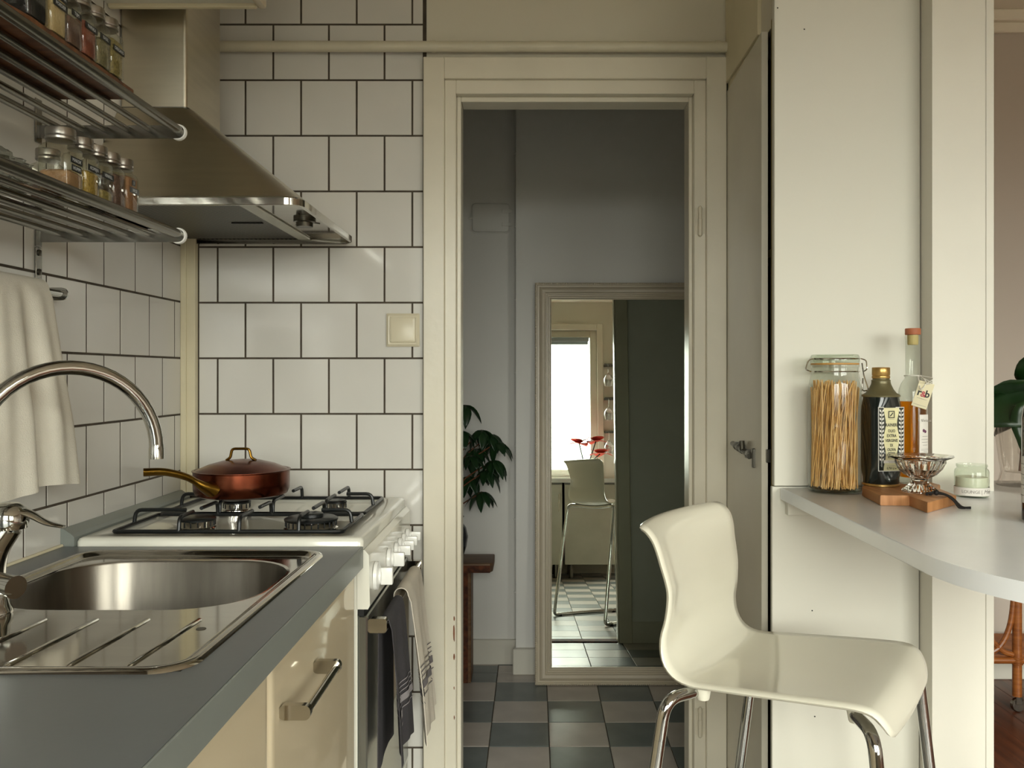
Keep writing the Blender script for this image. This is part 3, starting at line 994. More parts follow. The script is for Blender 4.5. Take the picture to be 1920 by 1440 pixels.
def stripes(rows, prof, spans, off):
    """woven bands lying on both faces of the cloth"""
    bm = B()
    idx = [i for i, p in enumerate(prof) if p[2] > 0.02]
    nj = len(rows)

    def at(j, s_):
        f = s_ * (len(idx) - 1)
        k = min(int(f), len(idx) - 2)
        return rows[j][idx[k]].co.lerp(rows[j][idx[k + 1]].co, f - k)
    for a, b in spans:
        for sg in (-1, 1):
            vs_ = []
            for j in range(nj):
                ty = at(min(j + 1, nj - 1), a) - at(max(j - 1, 0), a)
                tz = at(j, min(1, a + 0.06)) - at(j, max(0, a - 0.06))
                n_ = ty.cross(tz).normalized() * off * sg
                vs_.append((bm.verts.new(at(j, a) + n_), bm.verts.new(at(j, b) + n_)))
            for q, r_ in zip(vs_, vs_[1:]):
                bm.faces.new((q[0], r_[0], r_[1], q[1]))
    return bm


SP = [(0.50, 0.508), (0.535, 0.543), (0.57, 0.578), (0.605, 0.66), (0.70, 0.708)]
bm, rows, prof, th = drape(1.786, 1.968, HX, HZ, 0.0125, 0.300, 0.290, 0.009, 3, xlim=CXF + 0.0115, flare=0.008, skew=0.0, kick=0.016)
st = stripes(rows, prof, SP, 0.0027)
tw = tag(obj('tea_towel', solid(bm, 0.002), 'cloth_dark', None, 60), 'charcoal tea towel with pale stripes over the oven handle', 'tea towel', 'tea towels on the oven handle')
obj('stripe', st, 'stripe_light', tw, 0)
bm, rows, prof, th = drape(2.015, 2.245, HX, HZ, 0.0175, 0.24, 0.350, 0.013, 9, xlim=CXF + 0.0115, flare=0.012, skew=0.02, kick=0.030)
st = stripes(rows, prof, SP, 0.0027)
tw = tag(obj('tea_towel', solid(bm, 0.002), 'cloth_beige', None, 60), 'beige tea towel with grey stripes over the oven handle', 'tea towel', 'tea towels on the oven handle')
obj('stripe', st, 'stripe_dark', tw, 0)
# --- copper pan on the rear left burner
pz = ZH + 0.0395
pc = Vector((-0.706, 2.105, pz))
pan = thing('copper_pan', 'copper saute pan with lid and long brass handle on the cooker', 'pan', pc)
R_ = 0.112
obj('body', lathe(B(), [(R_ * 0.86, 0), (R_ * 0.95, 0.004), (R_ * 0.99, 0.014), (R_, 0.03), (R_, 0.058), (R_ * 1.02, 0.060), (R_ * 1.02, 0.0615), (R_ * 0.97, 0.0615), (R_ * 0.965, 0.055)], pc, 48, True, False), 'copper', pan)
ld = obj('lid', lathe(B(), [(R_ * 0.985, 0.057), (R_ * 0.985, 0.060), (R_ * 0.9, 0.064), (R_ * 0.7, 0.074), (R_ * 0.4, 0.083), (R_ * 0.02, 0.087)], pc, 48), 'copper', pan)
h = bend([pc + Vector(v) for v in ((-0.036, -0.006, 0.084), (-0.026, -0.006, 0.090), (-0.022, -0.006, 0.112), (0.020, -0.006, 0.112), (0.024, -0.006, 0.090), (0.036, -0.006, 0.084))], 0.008, 4)
obj('lid_handle', tube(B(), h, 0.0042, 10, flat=0.8), 'brass', ld)
h = catmull([pc + Vector(v) for v in ((-0.036, -0.100, 0.026), (-0.050, -0.124, 0.038), (-0.075, -0.148, 0.060), (-0.115, -0.170, 0.074), (-0.155, -0.186, 0.075))], 6)
hd = obj('handle', tube(B(), h, [0.026 - 0.017 * min(1, i / 9) + 0.004 * (i / len(h)) for i in range(len(h))], 14, flat=0.72), 'brass', pan)
# --- cooker hood
HY0, HY1, HZ0 = 1.822, 2.372, 1.583
HXF = -0.488
hood = thing('cooker_hood', 'stainless steel pyramid cooker hood with square chimney on the tiled wall', 'cooker hood', (-0.85, 2.11, HZ0))


def hl(x1, y0, y1, z, r):
    """canopy loop: square against the wall, rounded outside corners"""
    pts = []
    for cx_, cy_, a0_ in ((x1 - r, y1 - r, 0), None, (x1 - r, y0 + r, -PI / 2)) if False else ((x1 - r, y0 + r, -PI / 2), (x1 - r, y1 - r, 0)):
        for i in range(6):
            a = a0_ + PI / 2 * i / 5
            pts.append(Vector((cx_ + r * math.cos(a), cy_ + r * math.sin(a), z)))
    pts += [Vector((XL + 0.001, y1, z)), Vector((XL + 0.001, y0, z))]
    return pts


obj('canopy', loft(B(), [hl(HXF - 0.004, HY0 + 0.004, HY1 - 0.002, HZ0 + 0.020, 0.034), hl(HXF - 0.020, HY0 + 0.014, HY1 - 0.004, HZ0 + 0.027, 0.034), hl(-0.792, 2.000, 2.230, 1.842, 0.022)], False, True), 'steel_hood', hood, 40)
obj('rim', loft(B(), [hl(HXF - 0.009, HY0 + 0.009, HY1 - 0.009, HZ0 + 0.016, 0.028), hl(HXF - 0.008, HY0 + 0.008, HY1 - 0.008, HZ0 + 0.001, 0.030), hl(HXF - 0.004, HY0 + 0.004, HY1 - 0.004, HZ0, 0.033), hl(HXF, HY0, HY1, HZ0 + 0.002, 0.036), hl(HXF, HY0, HY1, HZ0 + 0.016, 0.036), hl(HXF - 0.004, HY0 + 0.004, HY1 - 0.002, HZ0 + 0.020, 0.034)], False, False), 'steel', hood, 40)
HB = HZ0 + 0.012
obj('base_plate', box(B(), (XL + 0.002, HY0 + 0.009, HB + 0.003), (HXF - 0.009, HY1 - 0.009, HB + 0.006)), 'steel', hood, 0)
obj('grease_filter', box(B(), (XL + 0.02, HY0 + 0.018, HB + 0.0005), (-0.640, HY1 - 0.020, HB + 0.003)), 'filter_mesh', hood, 0)
obj('filter_rail', box(B(), (-0.638, HY0 + 0.014, HB - 0.002), (-0.605, HY1 - 0.016, HB + 0.003), 0.002), 'cabinet_white', hood, 0)
obj('filter_catch', box(B(), (-0.73, 2.10, HB - 0.002), (-0.655, 2.108, HB + 0.0005)), 'rubber_black', hood, 0)
ls = obj('lamp_socket', lathe(B(), [(0.026, 0.003), (0.026, -0.004), (0.020, -0.006), (0.019, -0.016), (0.006, -0.016)], (-0.545, 2.07, HB), 20), 'steel_dark', hood)
for a in (0.3, 2.4, 4.5):
    bm = tube(B(), [(-0.545 + 0.02 * math.cos(a), 2.07 + 0.02 * math.sin(a), HB - 0.004), (-0.545 + 0.036 * math.cos(a), 2.07 + 0.036 * math.sin(a), HB - 0.006)], 0.002, 6)
    obj('spring_clip', bm, 'steel_dark', ls)
obj('chimney', loft(B(), [lift(rr((XL + 0.001 - 0.800) / 2, 2.1145, (-0.800 - XL - 0.001) / 2, 0.1095, 0.008, 4), z) for z in (1.835, ZC - 0.002)]), 'steel_hood', hood, 40)
obj('chimney_collar', loft(B(), [lift(rr((XL + 0.001 - 0.797) / 2, 2.1145, (-0.797 - XL - 0.001) / 2, 0.1125, 0.010, 4), z) for z in (1.8405, 1.845)]), 'steel_dark', hood, 40)
# --- light switch
sw = thing('light_switch', 'cream square light switch on the tiled wall beside the door frame', 'switch', (-0.357, YB, 1.31))
c0, c1 = P(725, 650, YB), P(787, 588, YB)
scx_, scz_, sh = (c0.x + c1.x) / 2, (c0.z + c1.z) / 2, (c1.x - c0.x) / 2


def sl(y, h_, r):
    return [Vector((p[0], y, p[1])) for p in rr(scx_, scz_, h_, h_, r, 3)]


obj('cover_frame', loft(B(), [sl(YB - 0.0002, sh, 0.002), sl(YB - 0.005, sh, 0.002), sl(YB - 0.010, sh - 0.006, 0.003), sl(YB - 0.0095, sh - 0.009, 0.003), sl(YB - 0.006, sh - 0.0095, 0.003)]), 'switch_plastic', sw, 30)
obj('rocker', loft(B(), [sl(YB - 0.006, sh - 0.011, 0.002), sl(YB - 0.011, sh - 0.012, 0.003), sl(YB - 0.0125, sh - 0.016, 0.003)]), 'switch_plastic', sw, 30)
# ---------------------------------------------------------------- wall shelves of steel tubes
def rail_shelf(zt, label):
    y0, y1 = 0.86, 1.672
    s = thing('rail_shelf', label, 'shelf', (-0.82, 1.27, zt - 0.012), 'steel rail shelves on the left wall')
    for k in range(6):
        x = -0.690 - 0.0428 * k
        r_ = 0.0090 if k == 0 else 0.0062
        zz = zt - 0.0055 if k == 0 else zt - 0.0065
        obj('tube', tube(B(), [(x + (0.007 if k == 0 else 0), y0 - 0.003, zz), (x + (0.007 if k == 0 else 0), y1 + 0.003, zz)], r_, 16), 'steel_tube', s)
    for y in (y0, y1):
        t = B()
        cz = zt - 0.0085
        lo = []
        for q in (y - 0.002, y + 0.002):
            pts = [Vector((XL + 0.002, q, cz - 0.0125)), Vector((-0.684, q, cz - 0.0125))]
            pts += [Vector((-0.684 + 0.0125 * math.cos(a), q, cz + 0.0125 * math.sin(a))) for a in [-PI / 2 + PI * i / 8 for i in range(1, 8)]]
            pts += [Vector((-0.684, q, cz + 0.0125)), Vector((XL + 0.002, q, cz + 0.0125))]
            lo.append(pts)
        loft(t, lo)
        b = obj('bracket', t, 'steel_tube', s, 40)
        obj('end_cap', join(B(), lathe(B(), [(0.0150, -0.003), (0.0158, 0.0), (0.0158, 0.004), (0.013, 0.006)], (0, 0, 0), 20), Matrix.Translation((-0.684, y + (0.002 if y > 1 else -0.008), cz)) @ Matrix.Rotation(-PI / 2, 4, 'X')), 'enamel_knob', b)
        obj('wall_plate', box(B(), (XL + 0.001, y - 0.0105, zt - 0.030), (XL + 0.004, y + 0.0105, zt + 0.055), 0.001), 'steel_tube', b, 0)
    return s


ZS1, ZS2 = 1.5035, 1.703
rail_shelf(ZS2, 'upper steel tube wall shelf with jars on a wooden board')
rail_shelf(ZS1, 'lower steel tube wall shelf with jars and a plastic bag')
# towel rail hung on the wall plate below
rl = thing('towel_rail', 'steel towel rail on the tiled wall under the shelves', 'towel rail', (-0.92, 1.3, 1.36))
for y in (0.86, 1.672):
    b = obj('hanger', box(B(), (XL + 0.001, y - 0.0105, 1.375), (XL + 0.004, y + 0.0105, 1.472), 0.001), 'steel_tube', rl, 0)
    bm = B()
    for z in (1.462, 1.425):
        join(bm, lathe(B(), [(0.006, 0), (0.006, 0.002), (0.003, 0.0035)], (0, 0, 0), 12), Matrix.Translation((XL + 0.004, y, z)) @ Matrix.Rotation(PI / 2, 4, 'Y'))
    obj('screw', bm, 'steel_dark', b)
    t = B()
    loft(t, [[Vector((p[0], q, p[1])) for p in rr(-0.9285, 1.384, 0.0255, 0.0125, 0.012, 5)] for q in (y + 0.012, y + 0.016)])
    box(t, (XL + 0.004, y - 0.0105, 1.376), (-0.925, y + 0.0135, 1.380))
    obj('bracket', t, 'chrome', rl, 40)
obj('bar', tube(B(), [(-0.915, 0.86, 1.384), (-0.915, 1.685, 1.384)], 0.0075, 14), 'chrome', rl)
bm, rows, prof, th = drape(1.36, 1.605, -0.915, 1.384, 0.0215, 0.22, 0.362, 0.020, 21, ny=60, flare=0.040, xlim=-0.951, skew=0.018, fine=1.7, kick=0.01)
tag(obj('dish_cloth', solid(bm, 0.002), 'cloth_white', None, 60), 'white linen cloth hanging over the towel rail on the tiled wall', 'cloth')


# ---------------------------------------------------------------- spice jars
def spice_jar(label, x, y, z, hw, h, spice, fill, words, group, haze=False):
    j = thing('spice_jar', label, 'jar', (x, y, z), group)
    r = hw * 0.30
    zb = h - 0.026
    lr = hw * 0.86
    c = Vector((0, 0, 0))
    lo = [lift(rr(x, y, hw * 0.93, hw * 0.93, r, 4), z + 0.0005), lift(rr(x, y, hw, hw, r, 4), z + 0.003), lift(rr(x, y, hw, hw, r, 4), z + zb - 0.006), lift(rr(x, y, hw * 0.95, hw * 0.95, r * 1.4, 4), z + zb - 0.001), lift(rr(x, y, lr * 0.92, lr * 0.92, lr * 0.91, 4), z + zb + 0.003), lift(rr(x, y, lr * 0.92, lr * 0.92, lr * 0.91, 4), z + zb + 0.010)]
    obj('glass_body', loft(B(), lo), 'glass_jar', j, 40)
    ft = z + 0.004 + (zb - 0.008) * fill
    obj('spice', loft(B(), [lift(rr(x, y, hw * 0.90, hw * 0.90, r, 4), z + 0.003), lift(rr(x, y, hw * 0.925, hw * 0.925, r, 4), z + 0.008), lift(rr(x, y, hw * 0.925, hw * 0.925, r, 4), ft - 0.002), lift(rr(x, y, hw * 0.80, hw * 0.80, r, 4), ft + 0.0008)]), spice, j, 40)
    zl = zb + 0.007
    obj('lid', lathe(B(), [(lr * 0.9, zl), (lr * 1.0, zl + 0.0006), (lr * 1.04, zl + 0.0014), (lr * 1.04, zl + 0.0045), (lr * 0.98, zl + 0.0062), (lr * 1.03, zl + 0.0080), (lr * 1.03, zl + 0.0165), (lr * 1.0, zl + 0.0185), (lr * 0.2, zl + 0.0185)], (x, y, z), 28), 'jar_lid', j, 22)
    for (s, zz, off) in words:
        w = max(0.0085, 0.0058 * len(s) + 0.004)
        w = min(w, hw * 1.75)
        m4 = frame(Vector((x + hw + 0.0002, y + off, z + zz)), (0, 1, 0), (0, 0, 1))
        t = obj('label_tape', box(B(), (x + hw, y + off - w / 2, z + zz - 0.0048), (x + hw + 0.0006, y + off + w / 2, z + zz + 0.0048)), 'tape_black', j, 0)
        m4 = frame(Vector((x + hw + 0.0008, y + off, z + zz)), (0, 1, 0), (0, 0, 1))
        sx = min(1.0, (w - 0.003) / (len(s) * 0.0056))
        obj('lettering', text_bm(s, 0.0072, m4, sx=sx), 'tape_text', t, 0, recalc=False)
    return j


g1, g2 = 'labelled spice jars on the lower rail shelf', 'labelled spice jars on the wooden board'
XJ = -0.7125
spice_jar('big square jar of tan spice with two black labels beside the plastic bag', -0.7155, 1.315, ZS1, 0.0240, 0.096, 'spice_tan', 0.42, [('MAROK', 0.047, 0), ('HUMM', 0.035, 0)], g1)
spice_jar('square jar of golden cumin seeds on lower shelf, second from the bag', XJ, 1.367, ZS1, 0.0212, 0.095, 'spice_seed', 0.62, [('KOMIJN', 0.047, 0)], g1)
spice_jar('square jar a third full of pale fennel seeds on the lower shelf', XJ, 1.4125, ZS1, 0.0212, 0.095, 'spice_fennel', 0.30, [('VENKEL', 0.046, 0)], g1)
spice_jar('square jar of dark brown cloves without a visible label on the lower shelf', XJ, 1.4575, ZS1, 0.0210, 0.095, 'spice_clove', 0.88, [], g1)
spice_jar('square jar full of orange-brown five spice at the end of the lower shelf', XJ, 1.503, ZS1, 0.0215, 0.096, 'spice_five', 0.97, [('5', 0.055, -0.001), ('SPICE', 0.042, 0.002)], g1)
spice_jar('shadowed square spice jar behind the big tan jar, against the wall', -0.800, 1.432, ZS1, 0.0210, 0.095, 'spice_clove', 0.5, [], g1)
zb_ = ZS2 + 0.019
spice_jar('big square jar of black peppercorns at the handle end of the board', -0.7160, 1.2165, zb_, 0.0250, 0.108, 'spice_pepper', 0.95, [('PEPER', 0.062, 0.002)], g2)
spice_jar('square jar of cream powder with two black labels on the wooden board', XJ, 1.270, zb_, 0.0213, 0.100, 'spice_cream', 0.97, [('KNOFLOOK', 0.058, 0), ('POEDER', 0.045, 0)], g2)
spice_jar('square jar of purplish-brown spice on the wooden board', XJ, 1.3145, zb_, 0.0212, 0.099, 'spice_brown', 0.62, [('TIJM', 0.050, 0)], g2)
spice_jar('square jar of red paprika powder on the wooden board', XJ, 1.359, zb_, 0.0213, 0.099, 'spice_red', 0.78, [('PAPRIKA', 0.047, 0)], g2)
spice_jar('square jar of grey-green dried basil on the wooden board', XJ, 1.4035, zb_, 0.0212, 0.098, 'spice_basil', 0.62, [('BASIL', 0.048, 0)], g2)
spice_jar('square jar of yellow-green oregano at the far end of the board', XJ, 1.449, zb_, 0.0213, 0.098, 'spice_oregano', 0.90, [('OREGANO', 0.046, 0)], g2)
spice_jar('spice jar half hidden behind the basil jar, against the wall', -0.785, 1.43, zb_, 0.0212, 0.098, 'spice_clove', 0.6, [], g2)
# wooden serving board under the upper jars
poly = [(-0.6925, 1.505), (-0.836, 1.505), (-0.836, 1.235), (-0.80, 1.20), (-0.79, 1.14), (-0.765, 1.115), (-0.715, 1.115), (-0.70, 1.14), (-0.6925, 1.20)]
bd = tag(obj('serving_board', prism(B(), poly, ZS2 + 0.0006, zb_ - 0.0003, 0.002), 'wood_board', None, 40), 'rustic wooden board under the upper row of spice jars', 'board')
# crumpled plastic bag
bm = B()
bmesh.ops.create_icosphere(bm, subdivisions=5, radius=1.0)
from mathutils import noise as mnoise
for v in bm.verts:
    p = v.co.copy()
    n = mnoise.noise(p * 2.2) * 0.35 + abs(mnoise.noise(p * 6.0)) * 0.30 + abs(mnoise.noise(Vector((p.x * 3, p.y * 12, p.z * 3)))) * 0.2
    q = p * (0.82 + n)
    v.co = Vector((-0.806 + q.x * 0.036 + q.y * 0.016, 1.262 + q.y * 0.092, ZS1 + 0.024 + max(-0.0235, q.z * 0.036)))
tag(obj('plastic_bag', bm, 'glass_bag', None, 60), 'crumpled clear plastic bag lying on the lower rail shelf', 'bag')
# upper cabinet (only its underside shows)
uc = thing('wall_cabinet', 'cream wall cabinet hung above the shelves, seen from below', 'cabinet', (-0.78, 1.4, 2.048))
UX, UY0, UY1, UZ = -0.600, 0.80, 1.955, 2.050
bm = box(B(), (XL + 0.001, UY0, UZ + 0.02), (UX - 0.02, UY1, ZC - 0.01))
obj('carcass', bm, 'cabinet_white', uc, 0)
obj('bottom_panel', box(B(), (XL + 0.001, UY0, UZ + 0.008), (UX - 0.021, UY1 - 0.012, UZ + 0.0195)), 'cabinet_white', uc, 0)
obj('bottom_rail', box(B(), (XL + 0.001, UY1 - 0.0115, UZ), (UX - 0.021, UY1 + 0.003, UZ + 0.0195), 0.003), 'cream_trim', uc, 0)
for a, b in ((UY0, 1.374), (1.378, UY1 + 0.003)):
    obj('door', box(B(), (UX - 0.020, a, UZ), (UX, b, ZC - 0.012), 0.006, 2), 'cabinet_cream', uc, 40)
for x, y in ((-0.655, 1.90), (-0.90, 1.90)):
    obj('screw_cap', lathe(B(), [(0.007, 0.0085), (0.0065, 0.004), (0.003, 0.003)], (x, y, UZ), 12), 'knob_brown', uc)

# ---------------------------------------------------------------- hall
AL = math.radians(4.0)
MX0, MX1, MH = 0.0065, 0.79, 1.605
MB = Matrix.Translation((0, 3.425, 0.001)) @ Matrix.Rotation(-AL, 4, 'X')
mr_ = thing('leaning_mirror', 'tall mirror in a cream moulded frame leaning against the hall wall', 'mirror', (0.4, 3.46, 0))


def ml(ins, d):
    return [MB @ Vector(p) for p in ((MX0 + ins, d, ins), (MX1 - ins, d, ins), (MX1 - ins, d, MH - ins), (MX0 + ins, d, MH - ins))]


prof = [(0.0, 0.030), (0.0, 0.006), (0.004, 0.002), (0.009, 0.002), (0.011, 0.006), (0.018, 0.006), (0.022, 0.000), (0.030, -0.004), (0.040, -0.001), (0.044, 0.004), (0.0475, 0.004), (0.050, 0.0075), (0.054, 0.0075), (0.057, 0.011), (0.061, 0.011), (0.064, 0.015), (0.067, 0.016), (0.067, 0.022)]
obj('frame', loft(B(), [ml(a, b) for a, b in prof], False, False), 'mirror_frame', mr_, 25)
obj('backing', loft(B(), [ml(0.002, 0.0305), ml(0.002, 0.027)]), 'wood_board', mr_, 0)
g = B()
gl = [ml(0.064, 0.0215), ml(0.064, 0.020)]
loft(g, gl)
obj('glass', g, 'mirror_glass', mr_, 0)
bm = B()
n = 150
for side in range(4):
    a, b = ml(0.0035, 0.001)[side], ml(0.0035, 0.001)[(side + 1) % 4]
    k = int((b - a).length / 0.008)
    for i in range(k):
        c = a.lerp(b, (i + 0.5) / k)
        t = B()
        bmesh.ops.create_icosphere(t, subdivisions=1, radius=0.0036)
        join(bm, t, Matrix.Translation(c))
obj('rope_bead', bm, 'mirror_frame', mr_, 60, kind='stuff')
# hatch in the alcove wall
ht = thing('wall_hatch', 'small painted metal hatch with rounded corners high on the alcove wall', 'hatch', (-0.18, 3.69, 1.82))
hA, hB = P(883, 438, 3.69), P(957, 380, 3.69)


def hlp(y, ins):
    return [Vector((p[0], y, p[1])) for p in rr((hA.x + hB.x) / 2, (hA.z + hB.z) / 2, (hB.x - hA.x) / 2 - ins, (hB.z - hA.z) / 2 - ins, 0.022 - ins, 5)]


obj('rim', loft(B(), [hlp(3.6895, 0), hlp(3.684, 0), hlp(3.684, 0.003), hlp(3.6885, 0.003)], False, False), 'hatch_paint', ht, 40)
obj('lid', loft(B(), [hlp(3.6895, 0.0065), hlp(3.682, 0.0065), hlp(3.681, 0.009)]), 'hatch_paint', ht, 40)
for z in (0.028, -0.028):
    c = Vector((hB.x - 0.004, 3.681, (hA.z + hB.z) / 2 + z))
    obj('hinge_strap', box(B(), c - Vector((0.032, 0.004, 0.008)), c + Vector((0.014, 0.002, 0.008)), 0.001), 'hatch_paint', ht, 0)
obj('latch', box(B(), (hA.x - 0.010, 3.680, (hA.z + hB.z) / 2 - 0.006), (hA.x + 0.008, 3.689, (hA.z + hB.z) / 2 + 0.002), 0.001), 'hatch_paint', ht, 0)
# bench
bn = thing('wooden_bench', 'narrow wooden bench with rough edges carrying the potted plant', 'bench', (-0.55, 3.50, 0))
top = prism(B(), [(-0.170, 3.415), (-0.160, 3.44), (-0.160, 3.60), (-1.05, 3.60), (-1.05, 3.415)], 0.448, 0.484, 0.004)
obj('top', top, 'wood_bench', bn, 30)
obj('raw_edge', box(B(), (-1.049, 3.412, 0.448), (-0.170, 3.4155, 0.476)), 'wood_bench_raw', bn, 0)
for x in (-0.30, -0.96):
    l = obj('leg', box(B(), (x, 3.455, 0), (x + 0.052, 3.585, 0.4475), 0.003), 'wood_bench', bn, 0)
    obj('raw_edge', box(B(), (x + 0.002, 3.4525, 0.001), (x + 0.040, 3.4555, 0.446)), 'wood_bench_raw', l, 0)
obj('batten', box(B(), (-0.94, 3.50, 0.43), (-0.225, 3.54, 0.4475)), 'wood_bench', bn, 0)
# plant
pp = Vector((-0.335, 3.505, 0.4845))
pt = thing('potted_plant', 'umbrella plant with variegated leaflets in a dark navy pot on the bench', 'plant', pp)
obj('pot', lathe(B(), [(0.045, 0), (0.05, 0.004), (0.066, 0.05), (0.072, 0.09), (0.064, 0.125), (0.046, 0.150), (0.046, 0.160), (0.056, 0.170), (0.054, 0.172), (0.042, 0.162)], pp, 32), 'pot_navy', pt)


def leaf_mesh(name, L, W, droop, m, n=6, fold=0.25):
    bm = B()
    rows = []
    for i in range(n + 1):
        t = i / n
        w = W * math.sin(PI * min(1, t ** 0.8)) ** 0.8 if 0 < t < 1 else 0.0006
        z = -droop * t * t
        rows.append([bm.verts.new((s * w, L * t, z + abs(s) * w * fold)) for s in (-1, -0.5, 0, 0.5, 1)])
    for a, b in zip(rows, rows[1:]):
        for i in range(4):
            bm.faces.new((a[i], a[i + 1], b[i + 1], b[i]))
    bmesh.ops.recalc_face_normals(bm, faces=bm.faces)
    bmesh.ops.solidify(bm, geom=list(bm.faces), thickness=0.0006)
    me = bpy.data.meshes.new(name)
    bm.to_mesh(me)
    bm.free()
    for p in me.polygons:
        p.use_smooth = True
    me.materials.append(M[m])
    return me


lm = leaf_mesh('leaf', 0.090, 0.0210, 0.040, 'leaf_dark')
rnd = random.Random(5)
stems = B()
whorls = [(0.03, 0.02, 0.62), (0.10, -0.01, 0.52), (0.16, 0.02, 0.47), (0.06, -0.04, 0.42), (0.12, -0.03, 0.36), (0.045, 0.03, 0.33), (0.10, 0.0, 0.27), (-0.04, 0.0, 0.58), (-0.08, 0.02, 0.45), (-0.06, -0.03, 0.36), (0.135, 0.03, 0.50), (0.02, -0.05, 0.52), (0.075, 0.04, 0.44), (0.15, -0.02, 0.40)]
base = pp + Vector((0.0, 0, 0.15))
for (dx, dy, dz) in whorls:
    c = pp + Vector((dx + 0.028, dy, dz))
    trunk = pp + Vector((dx * 0.25, dy * 0.3, dz * 0.75))
    tube(stems, catmull([base, trunk, c], 4), 0.0028, 6)
    nl = 7
    for i in range(nl):
        o = bpy.data.objects.new('leaf', lm)
        COL.objects.link(o)
        o.parent = pt
        o.location = c - pp
        o.rotation_euler = (rnd.uniform(-0.75, -0.25), rnd.uniform(-0.2, 0.2), 2 * PI * i / nl + rnd.uniform(-0.2, 0.2))
        s = rnd.uniform(0.75, 1.1)
        o.scale = (s, s, s)
obj('stem', stems, 'stem_brown', pt)
# ---------------------------------------------------------------- bar and stool
ZB = 0.980
arc = [(0.84 - 0.30 * math.cos(a), 1.20 - 0.30 * math.sin(a)) for a in [PI * i / 28 for i in range(29)]]
poly = [(0.54, 1.8995), (0.8475, 1.8995), (0.8475, 1.846), (0.9785, 1.846), (0.9785, 2.03), (1.14, 2.03)] + list(reversed(arc))
bar = thing('breakfast_bar', 'pale grey rounded breakfast bar top fixed to the white wall', 'bar counter', (0.84, 1.45, 0))
obj('top', prism(B(), poly, ZB - 0.026, ZB, 0.0025, 2), 'bar_top', bar, 40)
obj('wall_cleat', box(B(), (0.552, 1.884, ZB - 0.058), (0.846, 1.9045, ZB - 0.0265), 0.001), 'white_panel', bar, 0)
obj('leg', lathe(B(), [(0.05, 0), (0.05, 0.006), (0.025, 0.010), (0.025, ZB - 0.034), (0.06, ZB - 0.032), (0.06, ZB - 0.0265)], (1.0, 1.12, 0), 24), 'steel_tube', bar)

TH = math.radians(-33.27)
SF = Vector((math.cos(TH), math.sin(TH), 0))
SL = Vector((-math.sin(TH), math.cos(TH), 0))
SB = Vector((0.3238, 1.666, 0))


def sp(u, v, z):
    return SB + SF * u + SL * v + Vector((0, 0, z))


stool = thing('bar_stool', 'cream glossy plastic bar stool on chrome legs at the breakfast bar', 'stool', sp(0.17, 0, 0))
prof = [(-0.056, 0.955, 0.150), (-0.050, 0.9585, 0.166), (-0.040, 0.9595, 0.177), (-0.026, 0.954, 0.182), (-0.012, 0.939, 0.183), (-0.004, 0.918, 0.180), (0.001, 0.893, 0.174), (0.008, 0.862, 0.168), (0.011, 0.836, 0.166), (0.008, 0.797, 0.170), (0.002, 0.764, 0.177), (0.006, 0.732, 0.181), (0.022, 0.710, 0.181), (0.051, 0.701, 0.181), (0.10, 0.704, 0.184), (0.172, 0.710, 0.188), (0.268, 0.718, 0.191), (0.325, 0.721, 0.191), (0.352, 0.715, 0.187), (0.367, 0.697, 0.176), (0.374, 0.678, 0.158), (0.376, 0.670, 0.135)]
pr = catmull([Vector(p) for p in prof], 3)
bm = B()
rows = []
NV = 20
for i, q in enumerate(pr):
    t = i / (len(pr) - 1)
    back = max(0, min(1, (q.y - 0.715) / 0.12))
    row = []
    for k in range(NV + 1):
        v = -1 + 2 * k / NV
        c = 1 - v * v
        du = -0.026 * back * c
        dz = -0.010 * (1 - back) * c * (1 if q.x > 0.03 else 0.4)
        row.append(bm.verts.new(sp(q.x + du, v * q.z, q.y + dz)))
    rows.append(row)
for a, b in zip(rows, rows[1:]):
    for k in range(NV):
        bm.faces.new((a[k], a[k + 1], b[k + 1], b[k]))
bm.free()
grid = [[sp(q.x - 0.026 * max(0, min(1, (q.y - 0.715) / 0.12)) * (1 - v * v), v * q.z, q.y - 0.010 * (1 - max(0, min(1, (q.y - 0.715) / 0.12))) * (1 - v * v) * (1 if q.x > 0.03 else 0.4)) for v in [-1 + 2 * k / NV for k in range(NV + 1)]] for q in pr]
NR = len(grid)
nor = []
for i in range(NR):
    nr = []
    for k in range(NV + 1):
        a_ = grid[min(i + 1, NR - 1)][k] - grid[max(i - 1, 0)][k]
        b_ = grid[i][min(k + 1, NV)] - grid[i][max(k - 1, 0)]
        nr.append(b_.cross(a_).normalized() * -1)
    nor.append(nr)
sgn = 1 if nor[NR // 2][NV // 2].z > 0 else -1
bm = B()
TK = 0.0085
top_v = [[bm.verts.new(grid[i][k]) for k in range(NV + 1)] for i in range(NR)]
bot_v = [[bm.verts.new(grid[i][k] - nor[i][k] * sgn * TK) for k in range(NV + 1)] for i in range(NR)]
for i in range(NR - 1):
    for k in range(NV):
        bm.faces.new((top_v[i][k], top_v[i][k + 1], top_v[i + 1][k + 1], top_v[i + 1][k]))
        bm.faces.new((bot_v[i][k], bot_v[i + 1][k], bot_v[i + 1][k + 1], bot_v[i][k + 1]))
ring_i = [(0, k) for k in range(NV)] + [(i, NV) for i in range(NR - 1)] + [(NR - 1, k) for k in range(NV, 0, -1)] + [(i, 0) for i in range(NR - 1, 0, -1)]
cen_ = sp(0.12, 0, 0.78)
rim = []
nring = len(ring_i)
